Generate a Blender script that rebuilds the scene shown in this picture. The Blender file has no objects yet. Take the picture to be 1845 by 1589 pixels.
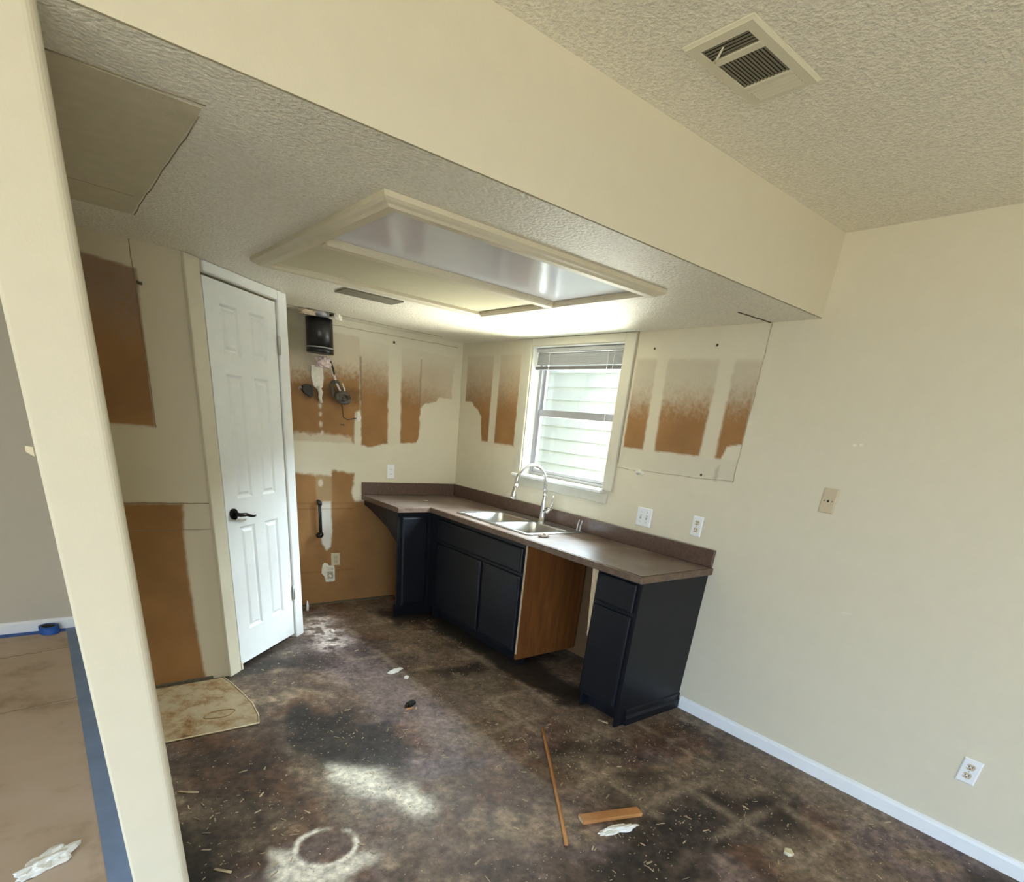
import bpy, bmesh, math, random
import numpy as np
from mathutils import Vector, Matrix

SC = bpy.context.scene
COL = SC.collection

# ------------------------------------------------------------------ camera
F_PX, PX, PY = 1001.59, 904.60, 1202.28
YAW, PITCH, ROLL = 0.69445, -0.41230, 0.10239
CAM = Vector((-2.9762, -4.5197, 1.5701))
fw = Vector((math.sin(YAW) * math.cos(PITCH), math.cos(YAW) * math.cos(PITCH), math.sin(PITCH)))
rt = Vector((math.cos(YAW), -math.sin(YAW), 0))
up = rt.cross(fw)
c_, s_ = math.cos(ROLL), math.sin(ROLL)
r2 = c_ * rt + s_ * up
u2 = -s_ * rt + c_ * up
cd = bpy.data.cameras.new('camera')
cd.sensor_fit = 'HORIZONTAL'
cd.sensor_width = 36.0
cd.lens = F_PX / 1845.0 * 36.0
cd.shift_x = (922.5 - PX) / 1845.0
cd.shift_y = (PY - 794.5) / 1845.0
cd.clip_start = 0.02
cam = bpy.data.objects.new('camera', cd)
COL.objects.link(cam)
cam.matrix_world = Matrix(((r2.x, u2.x, -fw.x, CAM.x), (r2.y, u2.y, -fw.y, CAM.y),
                           (r2.z, u2.z, -fw.z, CAM.z), (0, 0, 0, 1)))
SC.camera = cam

# ------------------------------------------------------------------ daylight and exposure
W_STRENGTH = 0.9
world = bpy.data.worlds.new('overcast_sky')
SC.world = world
world.use_nodes = True
wn = world.node_tree
wn.nodes.clear()
wo = wn.nodes.new('ShaderNodeOutputWorld')
wb = wn.nodes.new('ShaderNodeBackground')
wb.inputs['Color'].default_value = (0.82, 0.92, 1.0, 1)
wb.inputs['Strength'].default_value = W_STRENGTH
wn.links.new(wb.outputs[0], wo.inputs[0])

def daylight(name, loc, aim, sx, sy, power, color, spread=180):
    l = bpy.data.lights.new(name, 'AREA')
    l.shape = 'RECTANGLE'
    l.size, l.size_y = sx, sy
    l.energy = power
    l.color = color
    l.spread = math.radians(spread)
    o = bpy.data.objects.new(name, l)
    o.location = loc
    o.rotation_euler = Vector(aim).to_track_quat('-Z', 'Z').to_euler()
    COL.objects.link(o)
    return o

HP = math.pi / 2
GLASS_DOOR = (-6.6, -3.7, 0.0, 2.1)       # x0 x1 z0 z1 in the rear wall
SIDE_WIN = (-8.2, -4.2, 0.3, 2.1)         # y0 y1 z0 z1 in the far left wall
SKY, GRASS = (0.53, 0.725, 1.0), (1.0, 0.885, 0.56)
PALE_SKY = (0.80, 0.91, 1.0)
# daylight entering by the glass door and the side window of the room behind the viewer: sky from above, sunlit ground from below
daylight('glass_door_sky', (-5.15, -10.20, 1.25), (0.15, 1, -.80), 2.9, 1.7, 105, SKY, 105)
daylight('glass_door_ground', (-5.15, -10.18, .85), (0.15, 1, .90), 2.9, 1.7, 50, GRASS, 110)
daylight('side_window_sky', (-7.25, -6.2, 1.35), (1, 0, -.95), 4.0, 1.6, 185, (0.45, 0.68, 1.0), 115)
daylight('side_window_ground', (-7.24, -6.2, 1.0), (1, 0, 1.1), 4.0, 1.4, 85, GRASS, 110)
# outside the kitchen window: sky over the neighbour's roof, and an unseen upward lamp added to brighten the kitchen
daylight('sky_over_neighbour', (4.0, -1.2, 4.6), (-.75, 0, -1), 3.2, 7.0, 5900, PALE_SKY)
daylight('added_ground_bounce_lamp', (1.25, -1.2, -.12), (-1, 0, .95), 2.0, 7.0, 1000, (1.0, .95, .82), 105)

SC.view_settings.view_transform = 'Standard'
SC.view_settings.look = 'None'
SC.view_settings.exposure = 0.76
SC.view_settings.gamma = 1.0
SC.view_settings.use_curve_mapping = False
SC.cycles.use_denoising = True
SC.cycles.max_bounces = 10
SC.cycles.diffuse_bounces = 7
SC.cycles.transparent_max_bounces = 12
SC.cycles.sample_clamp_indirect = 12.0

# ------------------------------------------------------------------ dimensions
HK, HM = 2.150, 2.475        # kitchen ceiling, living room ceiling
YH = -3.000                  # header face
PXR, PXL = -2.850, -2.986    # partition faces
YW = -1.130                  # alcove wall
XL, YR, YL = -7.1, -10.0, 0.10  # far left wall, rear wall, left room back wall
DA = Vector((-2.310, -1.130, 0))
DB = Vector((-1.690, -0.600, 0))

# ------------------------------------------------------------------ helpers
class MB:
    def __init__(self):
        self.v, self.f, self.s = [], [], []

    def add(self, vs, fs, smooth=False):
        b = len(self.v)
        self.v += [tuple(x) for x in vs]
        self.f += [tuple(b + i for i in f) for f in fs]
        self.s += [smooth] * len(fs)
        return self

    def box(self, x0, x1, y0, y1, z0, z1, bev=0.0):
        if x0 > x1: x0, x1 = x1, x0
        if y0 > y1: y0, y1 = y1, y0
        if z0 > z1: z0, z1 = z1, z0
        if bev <= 0:
            vs = [(x, y, z) for x in (x0, x1) for y in (y0, y1) for z in (z0, z1)]
            fs = [(0, 1, 3, 2), (4, 6, 7, 5), (0, 4, 5, 1), (2, 3, 7, 6), (0, 2, 6, 4), (1, 5, 7, 3)]
            return self.add(vs, fs)
        bev = min(bev, (x1 - x0) / 2.01, (y1 - y0) / 2.01, (z1 - z0) / 2.01)
        bm = bmesh.new()
        bmesh.ops.create_cube(bm, size=1)
        for v in bm.verts:
            v.co = Vector(((x0 + x1) / 2 + v.co.x * (x1 - x0), (y0 + y1) / 2 + v.co.y * (y1 - y0),
                           (z0 + z1) / 2 + v.co.z * (z1 - z0)))
        bmesh.ops.bevel(bm, geom=bm.edges[:], offset=bev, segments=1, affect='EDGES')
        bm.verts.ensure_lookup_table()
        self.add([v.co for v in bm.verts], [[v.index for v in f.verts] for f in bm.faces])
        bm.free()
        return self

    def loft(self, rings, cap0=True, cap1=True, smooth=True):
        n = len(rings[0])
        vs = [p for r in rings for p in r]
        fs = []
        for i in range(len(rings) - 1):
            for j in range(n):
                k = (j + 1) % n
                fs.append((i * n + j, i * n + k, (i + 1) * n + k, (i + 1) * n + j))
        b = len(self.v)
        self.add(vs, fs, smooth)
        if cap0: self.f.append(tuple(b + j for j in reversed(range(n)))); self.s.append(False)
        if cap1: self.f.append(tuple(b + (len(rings) - 1) * n + j for j in range(n))); self.s.append(False)
        return self

    def tube(self, pts, r, n=10, cap=True):
        pts = [Vector(p) for p in pts]
        rs = r if isinstance(r, (list, tuple)) else [r] * len(pts)
        rings, u = [], None
        for i, p in enumerate(pts):
            t = (pts[min(i + 1, len(pts) - 1)] - pts[max(i - 1, 0)]).normalized()
            if u is None:
                u = t.orthogonal().normalized()
            u = (u - t * u.dot(t)).normalized()
            w = t.cross(u)
            rings.append([p + rs[i] * (math.cos(2 * math.pi * k / n) * u + math.sin(2 * math.pi * k / n) * w) for k in range(n)])
        return self.loft(rings, cap, cap)

    def prism(self, poly, h, axis='z', base=0.0):
        """poly: 2-D points; extruded from base to base+h along axis. x: (y,z), y: (x,z), z: (x,y)"""
        def p3(a, b, c):
            return {'x': (c, a, b), 'y': (a, c, b), 'z': (a, b, c)}[axis]
        r0 = [p3(a, b, base) for a, b in poly]
        r1 = [p3(a, b, base + h) for a, b in poly]
        return self.loft([r0, r1], smooth=False)

    def build(self, name, mat, parent=None, loc=None):
        me = bpy.data.meshes.new(name)
        me.from_pydata(self.v, [], self.f)
        me.polygons.foreach_set('use_smooth', self.s)
        me.validate()
        bm = bmesh.new(); bm.from_mesh(me)
        bmesh.ops.recalc_face_normals(bm, faces=bm.faces[:])
        bm.to_mesh(me); bm.free()
        me.materials.append(mat)
        o = bpy.data.objects.new(name, me)
        COL.objects.link(o)
        if parent is not None:
            o.parent = parent
        if loc is not None:
            o.location = loc
        return o

def tag(o, label=None, cat=None, group=None, kind=None):
    if label: o['label'] = label
    if cat: o['category'] = cat
    if group: o['group'] = group
    if kind: o['kind'] = kind
    return o

def thing(name, loc, label, cat, rz=0.0, group=None):
    o = bpy.data.objects.new(name, None)
    o.empty_display_size = 0.05
    o.location = loc
    o.rotation_euler = (0, 0, rz)
    COL.objects.link(o)
    return tag(o, label, cat, group)

def local(root, mb):
    """world coordinates -> coordinates of an unrotated Empty"""
    l = root.location
    mb.v = [(x - l.x, y - l.y, z - l.z) for x, y, z in mb.v]
    return mb

def struct(o):
    o['kind'] = 'structure'
    return o

# numpy value noise
_T = np.random.RandomState(11).rand(16, 256, 256)
def vn(x, y, sd=0):
    t = _T[sd % 16]
    xi = np.floor(x).astype(int); yi = np.floor(y).astype(int)
    fx = x - xi; fy = y - yi
    fx = fx * fx * (3 - 2 * fx); fy = fy * fy * (3 - 2 * fy)
    a = t[xi % 256, yi % 256]; b = t[(xi + 1) % 256, yi % 256]
    c = t[xi % 256, (yi + 1) % 256]; d = t[(xi + 1) % 256, (yi + 1) % 256]
    return (a * (1 - fx) + b * fx) * (1 - fy) + (c * (1 - fx) + d * fx) * fy
def fbm(x, y, sd=0, o=4):
    s = 0; a = 1; n = 0
    for k in range(o):
        s = s + a * vn(x * 2 ** k + 17.3 * k, y * 2 ** k + 9.1 * k, sd + k); n += a; a *= .5
    return s / n
def sst(x, a, b):
    t = np.clip((x - a) / (b - a), 0, 1)
    return t * t * (3 - 2 * t)
def lerp(a, b, t):
    return a * (1 - t[..., None]) + np.asarray(b) * t[..., None]
def boxm(u, v, u0, u1, v0, v1, e=0.006, n=0.0):
    """soft box mask; n = offset field that makes the edge ragged"""
    d = np.minimum(np.minimum(u - u0, u1 - u), np.minimum(v - v0, v1 - v)) + n
    return sst(d, -e, e)
def polym(u, v, pts, e=0.006, n=0.0):
    """soft mask of a polygon by signed distance"""
    pts = np.asarray(pts, float)
    d = np.full(u.shape, 1e9); ins = np.zeros(u.shape, bool)
    for i in range(len(pts)):
        a = pts[i]; b = pts[(i + 1) % len(pts)]
        ex, ey = b - a
        t = np.clip(((u - a[0]) * ex + (v - a[1]) * ey) / (ex * ex + ey * ey + 1e-12), 0, 1)
        d = np.minimum(d, np.hypot(u - a[0] - t * ex, v - a[1] - t * ey))
        c = ((a[1] > v) != (b[1] > v))
        with np.errstate(divide='ignore', invalid='ignore'):
            xx = (b[0] - a[0]) * (v - a[1]) / (b[1] - a[1] + 1e-12) + a[0]
        ins ^= c & (u < xx)
    return sst(np.where(ins, d, -d) + n, -e, e)

# ------------------------------------------------------------------ materials
def new_mat(name):
    m = bpy.data.materials.new(name)
    m.use_nodes = True
    nt = m.node_tree
    b = nt.nodes['Principled BSDF']
    return m, nt, b

def N(nt, typ, **kw):
    n = nt.nodes.new(typ)
    for k, v in kw.items():
        setattr(n, k, v)
    return n

def noise_node(nt, scale, detail=3, rough=.55, vec=None, typ='Object'):
    tc = N(nt, 'ShaderNodeTexCoord')
    n = N(nt, 'ShaderNodeTexNoise')
    n.inputs['Scale'].default_value = scale
    n.inputs['Detail'].default_value = detail
    n.inputs['Roughness'].default_value = rough
    if vec is None:
        nt.links.new(tc.outputs[typ], n.inputs['Vector'])
    else:
        mp = N(nt, 'ShaderNodeMapping')
        mp.inputs['Scale'].default_value = vec
        nt.links.new(tc.outputs[typ], mp.inputs['Vector'])
        nt.links.new(mp.outputs['Vector'], n.inputs['Vector'])
    return n

def ramp(nt, src, stops):
    r = N(nt, 'ShaderNodeValToRGB')
    e = r.color_ramp.elements
    while len(e) < len(stops):
        e.new(.5)
    for i, (p, c) in enumerate(stops):
        e[i].position = p
        e[i].color = (c[0], c[1], c[2], 1)
    nt.links.new(src, r.inputs[0])
    return r

def bump(nt, b, src, strength, dist):
    bp = N(nt, 'ShaderNodeBump')
    bp.inputs['Strength'].default_value = strength
    bp.inputs['Distance'].default_value = dist
    nt.links.new(src, bp.inputs['Height'])
    nt.links.new(bp.outputs[0], b.inputs['Normal'])
    return bp

def plain(name, c, rough=.5, metal=0.0, var=.12, scale=14, bmp=0.0, bscale=80, spec=.5, coat=0.0):
    m, nt, b = new_mat(name)
    n = noise_node(nt, scale)
    r = ramp(nt, n.outputs[0], [(.3, [x * (1 - var) for x in c]), (.7, [min(1, x * (1 + var)) for x in c])])
    nt.links.new(r.outputs[0], b.inputs['Base Color'])
    b.inputs['Roughness'].default_value = rough
    b.inputs['Metallic'].default_value = metal
    b.inputs['Specular IOR Level'].default_value = spec
    b.inputs['Coat Weight'].default_value = coat
    if bmp > 0:
        n2 = noise_node(nt, bscale, 2)
        bump(nt, b, n2.outputs[0], bmp, .004)
    return m

def tinted(name, rough=.75, var=.018, scale=12, bmp=.15, bscale=140, bdist=.002, spec=.35, detail=3):
    """base colour from the mesh's own pigment attribute times fine noise"""
    m, nt, b = new_mat(name)
    at = N(nt, 'ShaderNodeAttribute'); at.attribute_name = 'tint'
    n = noise_node(nt, scale, 6, .65)
    r = ramp(nt, n.outputs[0], [(.3, [1 - var] * 3), (.7, [1 + var] * 3)])
    mx = N(nt, 'ShaderNodeMix'); mx.data_type = 'RGBA'; mx.blend_type = 'MULTIPLY'
    mx.inputs[0].default_value = 1
    nt.links.new(at.outputs['Color'], mx.inputs[6])
    nt.links.new(r.outputs[0], mx.inputs[7])
    nt.links.new(mx.outputs[2], b.inputs['Base Color'])
    b.inputs['Roughness'].default_value = rough
    b.inputs['Specular IOR Level'].default_value = spec
    n2 = noise_node(nt, bscale, detail)
    bump(nt, b, n2.outputs[0], bmp, bdist)
    return m

CREAM = np.array((.66, .606, .472))
BROWN = np.array((.30, .155, .057))
PALE = np.array((.62, .55, .41))

M = {}
M['wall'] = tinted('painted_drywall')
M['ceil'] = tinted('textured_ceiling_paint', rough=.45, var=.17, scale=85, bmp=.8, bscale=85, bdist=.0078, spec=.5, detail=2)
M['floor'] = tinted('stained_subfloor', rough=.60, var=.45, scale=38, bmp=.35, bscale=160, bdist=.003, spec=.35)
M['white'] = plain('white_semigloss_paint', (.78, .79, .77), .38, var=.02)
M['trim'] = plain('cream_trim_paint', (.62, .56, .42), .5, var=.03)
M['casing'] = plain('pale_window_casing_paint', (.60, .57, .47), .5, var=.03)
M['base'] = plain('white_baseboard_paint', (.80, .82, .84), .4, var=.02)
M['navy'] = plain('dark_navy_cabinet_paint', (.0075, .0085, .0125), .40, var=.15, scale=8, spec=.32)
M['wood'] = None
M['lam'] = None
M['steel'] = plain('brushed_stainless_steel', (.62, .62, .62), .28, metal=1, var=.06, scale=40)
M['chrome'] = plain('chrome', (.75, .75, .76), .12, metal=1, var=.02)
M['black'] = plain('matt_black_metal', (.012, .012, .012), .35, var=.1)
M['darkmetal'] = plain('dark_bronze_metal', (.02, .017, .015), .3, metal=.6, var=.1)
M['alu'] = plain('grey_aluminium', (.36, .36, .38), .45, metal=.3, var=.05)
M['plastic'] = plain('white_plastic', (.80, .81, .82), .35, var=.01)
M['ivory'] = plain('ivory_plastic', (.62, .53, .36), .4, var=.02)
M['beige'] = plain('beige_plastic', (.55, .46, .32), .45, var=.03)
M['slot'] = plain('dark_slot', (.03, .025, .02), .7, var=.05)
M['ventpaint'] = plain('cream_vent_enamel', (.66, .62, .48), .45, var=.02)
M['ventslat'] = plain('dusty_grey_vent_slat', (.17, .155, .11), .6, var=.1)
M['ventdark'] = plain('dark_duct_cavity', (.015, .013, .01), .9, var=.1)
M['acryl'] = plain('grey_acrylic_light_panel', (.58, .60, .66), .14, var=.02)
M['panel2'] = plain('cream_light_panel', (.52, .48, .33), .45, var=.03)
M['blind'] = plain('grey_white_blind_vinyl', (.42, .425, .43), .5, var=.03)
M['blinddark'] = plain('grey_blind_bottom_rail', (.13, .125, .13), .5, var=.05)
M['cord'] = plain('white_cord', (.75, .75, .73), .7, var=.03)
M['siding'] = plain('pale_lap_siding', (.37, .39, .42), .6, var=.03, scale=3)
M['ground'] = plain('grass_ground', (.20, .24, .09), .9, var=.35, scale=2)
M['tape'] = plain('blue_painters_tape', (.018, .10, .42), .6, var=.08)
M['tapefaded'] = plain('dusty_blue_painters_tape', (.20, .28, .45), .65, var=.1, scale=6)
M['core'] = plain('dark_tape_core', (.04, .045, .05), .7)
M['tissue'] = plain('white_crumpled_paper', (.80, .80, .76), .8, var=.05, bmp=.4, bscale=60)
M['plaster'] = plain('white_plaster', (.74, .70, .60), .85, var=.12, scale=40, bmp=.5, bscale=90)
M['insul'] = plain('pink_white_insulation', (.72, .58, .55), .95, var=.3, scale=60)
M['cable'] = plain('grey_flexible_conduit', (.10, .085, .065), .5, var=.3, scale=120)
M['crack'] = plain('dirty_paint_ridge', (.43, .37, .26), .8, var=.25, scale=40)
M['crackfine'] = plain('hairline_crack', (.26, .21, .13), .9, var=.25, scale=40)
M['crackdark'] = plain('dark_joint_gap', (.10, .08, .05), .9, var=.25, scale=40)
M['chip'] = plain('pale_wood_chips', (.36, .28, .18), .8, var=.6, scale=9)
M['brass'] = plain('satin_nickel_hinge', (.50, .49, .45), .4, metal=.7)

def wood_mat(name, dark, light, vec=(3, 30, 3), rough=.55, scale=2.2):
    m, nt, b = new_mat(name)
    n = noise_node(nt, scale, 5, .6, vec)
    r = ramp(nt, n.outputs[0], [(.3, dark), (.55, [(a + c) / 2 for a, c in zip(dark, light)]), (.72, light)])
    nt.links.new(r.outputs[0], b.inputs['Base Color'])
    b.inputs['Roughness'].default_value = rough
    bump(nt, b, n.outputs[0], .15, .002)
    return m
M['wood'] = wood_mat('orange_stained_plywood', (.13, .042, .008), (.25, .088, .019), (14, 14, 1.4))
M['stick'] = wood_mat('orange_pine', (.36, .15, .045), (.55, .27, .10), (4, 4, 4))
M['rawedge'] = plain('raw_wood_edge', (.55, .42, .27), .7, var=.2, scale=30)

# brown laminate, dusty on top
m, nt, b = new_mat('brown_stone_laminate')
n = noise_node(nt, 55, 4, .7); r = ramp(nt, n.outputs[0], [(.3, (.075, .042, .030)), (.7, (.135, .085, .062))])
n2 = noise_node(nt, 3.0, 4, .6); r2_ = ramp(nt, n2.outputs[0], [(.36, (.04, .04, .04)), (.66, (.42, .42, .42))])
geo = N(nt, 'ShaderNodeNewGeometry'); sp = N(nt, 'ShaderNodeSeparateXYZ'); nt.links.new(geo.outputs['Normal'], sp.inputs[0])
cl = N(nt, 'ShaderNodeMath', operation='GREATER_THAN'); cl.inputs[1].default_value = .9; nt.links.new(sp.outputs[2], cl.inputs[0])
mu = N(nt, 'ShaderNodeMath', operation='MULTIPLY'); nt.links.new(cl.outputs[0], mu.inputs[0]); nt.links.new(r2_.outputs[0], mu.inputs[1])
mx = N(nt, 'ShaderNodeMix'); mx.data_type = 'RGBA'; nt.links.new(mu.outputs[0], mx.inputs[0])
nt.links.new(r.outputs[0], mx.inputs[6]); mx.inputs[7].default_value = (.42, .37, .33, 1)
nt.links.new(mx.outputs[2], b.inputs['Base Color']); b.inputs['Roughness'].default_value = .30
M['lam'] = m
M['lamedge'] = plain('worn_brown_laminate_edge', (.145, .095, .066), .5, var=.25, scale=30)

# kraft rosin paper with footprints of dirt
m, nt, b = new_mat('kraft_floor_paper')
n = noise_node(nt, 3.2, 5, .6); r = ramp(nt, n.outputs[0], [(.30, (.34, .25, .175)), (.48, (.53, .42, .325)), (.7, (.56, .455, .37))])
nt.links.new(r.outputs[0], b.inputs['Base Color']); b.inputs['Roughness'].default_value = .7
n2 = noise_node(nt, 5, 3); bump(nt, b, n2.outputs[0], .25, .01)
M['kraft'] = m

# old vinyl remnant
m, nt, b = new_mat('stained_vinyl_remnant')
n = noise_node(nt, 7, 6, .7); r = ramp(nt, n.outputs[0], [(.30, (.07, .035, .010)), (.40, (.22, .125, .045)), (.53, (.34, .255, .15)), (.8, (.39, .31, .20))])
nt.links.new(r.outputs[0], b.inputs['Base Color']); b.inputs['Roughness'].default_value = .6
n2 = noise_node(nt, 30, 3); bump(nt, b, n2.outputs[0], .3, .004)
M['vinyl'] = m

# window glass: clear with a reflecting surface
m = bpy.data.materials.new('window_glass'); m.use_nodes = True; nt = m.node_tree; nt.nodes.clear()
out = N(nt, 'ShaderNodeOutputMaterial'); tr = N(nt, 'ShaderNodeBsdfTransparent'); gl = N(nt, 'ShaderNodeBsdfGlossy')
tr.inputs['Color'].default_value = (.93, .96, .96, 1); gl.inputs['Roughness'].default_value = .02
ms = N(nt, 'ShaderNodeMixShader'); ms.inputs[0].default_value = .05; nt.links.new(tr.outputs[0], ms.inputs[1])
nt.links.new(gl.outputs[0], ms.inputs[2]); nt.links.new(ms.outputs[0], out.inputs[0])
M['glass'] = m
m = bpy.data.materials.new('clear_plastic'); m.use_nodes = True
b = m.node_tree.nodes['Principled BSDF']; b.inputs['Base Color'].default_value = (.8, .8, .78, 1); b.inputs['Roughness'].default_value = .2
b.inputs['Alpha'].default_value = .55
M['clear'] = m

# ------------------------------------------------------------------ tinted surfaces
def surface(name, patches, to3, mat, extra=None, flat=CREAM, parent=None):
    """patches: (u0,u1,v0,v1,step,colour function or None,[holes]); to3 maps (u,v) to 3-D arrays"""
    V, Fc, C = [], [], []
    nb = 0
    for (u0, u1, v0, v1, step, fn, holes) in patches:
        us = np.linspace(u0, u1, max(2, int(round(abs(u1 - u0) / step)) + 1))
        vs = np.linspace(v0, v1, max(2, int(round(abs(v1 - v0) / step)) + 1))
        for h in holes:
            us = np.unique(np.concatenate([us, [x for x in h[:2] if min(u0, u1) < x < max(u0, u1)]]))
            vs = np.unique(np.concatenate([vs, [x for x in h[2:] if min(v0, v1) < x < max(v0, v1)]]))
        U, W = np.meshgrid(us, vs, indexing='ij')
        P = np.stack(to3(U, W), -1).reshape(-1, 3)
        c = (fn(U, W) if fn else np.broadcast_to(np.asarray(flat), U.shape + (3,))).reshape(-1, 3)
        nu, nv = len(us), len(vs)
        I = (np.arange(nu * nv)).reshape(nu, nv)
        q = np.stack([I[:-1, :-1], I[1:, :-1], I[1:, 1:], I[:-1, 1:]], -1).reshape(-1, 4)
        cu = ((us[:-1] + us[1:]) / 2)[:, None] + 0 * vs[None, :-1]
        cv = ((vs[:-1] + vs[1:]) / 2)[None, :] + 0 * us[:-1, None]
        keep = np.ones(cu.shape, bool)
        for h in holes:
            keep &= ~((cu > h[0]) & (cu < h[1]) & (cv > h[2]) & (cv < h[3]))
        q = q[keep.reshape(-1)]
        V.append(P); C.append(c); Fc.append(q + nb); nb += len(P)
    V = np.concatenate(V); C = np.concatenate(C); Fq = np.concatenate(Fc)
    verts = V.tolist(); faces = Fq.tolist()
    if extra is not None:
        b0 = len(verts)
        verts += [list(x) for x in extra.v]
        faces += [[b0 + i for i in f] for f in extra.f]
        C = np.concatenate([C, np.broadcast_to(np.asarray(flat), (len(extra.v), 3))])
    me = bpy.data.meshes.new(name)
    me.from_pydata(verts, [], faces)
    at = me.color_attributes.new('tint', 'FLOAT_COLOR', 'POINT')
    at.data.foreach_set('color', np.concatenate([np.clip(C, 0, 1), np.ones((len(C), 1))], 1).astype('f').ravel())
    me.materials.append(mat)
    o = bpy.data.objects.new(name, me)
    COL.objects.link(o)
    if parent: o.parent = parent
    return struct(o)

def bare(c, m, u, v, sd):
    """mix bare drywall paper into paint"""
    br = BROWN * (0.80 + 0.42 * fbm(u * 6, v * 6, sd, 4))[..., None]
    return c * (1 - m[..., None]) + br * m[..., None]

# ---- right (window) wall: u = y, v = z
WY0, WY1, WZ0, WZ1 = -1.820, -0.930, 1.220, 2.100
def col_right(y, z):
    rag = (fbm(y * 30, z * 30, 1) - .5) * .030
    fine = (fbm(y * 90, z * 90, 2, 3) - .5)
    c = np.broadcast_to(CREAM, y.shape + (3,)).copy()
    c *= (0.97 + .06 * fbm(y * 3, z * 3, 5))[..., None]
    # left of the window
    m = polym(y, z, [(-.805, 1.41), (-.365, 1.41), (-.345, 1.50), (-.335, 1.60), (-.28, 1.655), (-.22, 1.68), (-.20, 1.705), (-.085, 1.71), (-.085, 2.05), (-.805, 2.05)], .006, rag * .5)
    fade = 1 - sst(z + fine * .10 + rag * 1.5, 1.62, 1.98) * .62
    m = m * fade * (1 - sst(z + rag, 1.90, 2.04) * .5)
    m *= 1 - boxm(y, z, -.545, -.455, 1.30, 2.2, .008, rag * .3) * .92
    c = bare(c, m, y, z, 3)
    c = lerp(c, PALE, boxm(y, z, -.82, -.34, 1.385, 1.415, .006, rag * .4) * .45)
    # right of the window
    m = polym(y, z, [(-1.935, 1.50), (-2.65, 1.50), (-2.67, 1.565), (-2.755, 1.585), (-2.755, 1.985), (-1.93, 2.005)], .005, rag * .25)
    fade = 1 - sst(z + fine * .13 + rag * 1.6 + (y + 2.3) * .04, 1.66, 1.93) * .84
    m = m * fade
    m *= 1 - polym(y, z, [(-2.105, 1.30), (-2.195, 1.30), (-2.160, 2.1), (-2.080, 2.1)], .010, rag * .4) * .92
    m *= 1 - polym(y, z, [(-2.505, 1.30), (-2.615, 1.30), (-2.600, 2.1), (-2.510, 2.1)], .010, rag * .5) * .92
    c = bare(c, m, y, z, 4)
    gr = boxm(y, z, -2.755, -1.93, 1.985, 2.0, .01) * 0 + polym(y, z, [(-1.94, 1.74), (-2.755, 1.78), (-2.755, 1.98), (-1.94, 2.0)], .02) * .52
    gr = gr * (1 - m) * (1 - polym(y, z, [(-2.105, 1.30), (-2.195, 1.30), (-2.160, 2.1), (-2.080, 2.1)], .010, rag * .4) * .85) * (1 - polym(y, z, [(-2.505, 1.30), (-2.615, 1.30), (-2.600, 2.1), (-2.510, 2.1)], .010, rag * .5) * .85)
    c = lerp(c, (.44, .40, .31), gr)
    c = lerp(c, (.54, .50, .40), boxm(y, z, -2.755, -1.93, 1.385, 1.50, .006) * .42)
    c = lerp(c, (.30, .27, .20), boxm(y, z, -2.655, -2.64, 1.385, 1.47, .010, rag) * .5)
    return c
def X0(y, z):
    return (np.zeros_like(y), y, z)
shell = MB()
for (a, b2, z0, z1) in ((-2.9, WY0, 1.0, HM), (WY1, .13, 0, HM), (WY0, WY1, 0, WZ0), (WY0, WY1, WZ1, HM), (-2.9, WY0, 0, 1.0), (YR - .13, -2.9, 0, HM)):
    shell.box(.003, .133, a, b2, z0, z1)
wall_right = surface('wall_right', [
    (-2.80, 0.0, 1.30, HK + .02, .008, col_right, [(WY0, WY1, WZ0, WZ1)]),
    (-2.80, 0.0, .95, 1.30, .4, None, [(WY0, WY1, WZ0, WZ1)]),
    (-2.745, 0.0, 0.0, .95, .05, lambda y, z: bare(np.broadcast_to(CREAM, y.shape + (3,)).copy(), np.full(y.shape, .95), y, z, 2) * .55, []),
    (-2.80, -2.745, 0.0, .95, .4, None, []),
    (YR, -2.80, 0.0, HM, .5, None, [])], X0, M['wall'], shell)
tag(wall_right, 'cream right wall with window, torn brown paper patches and outlets')

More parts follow.
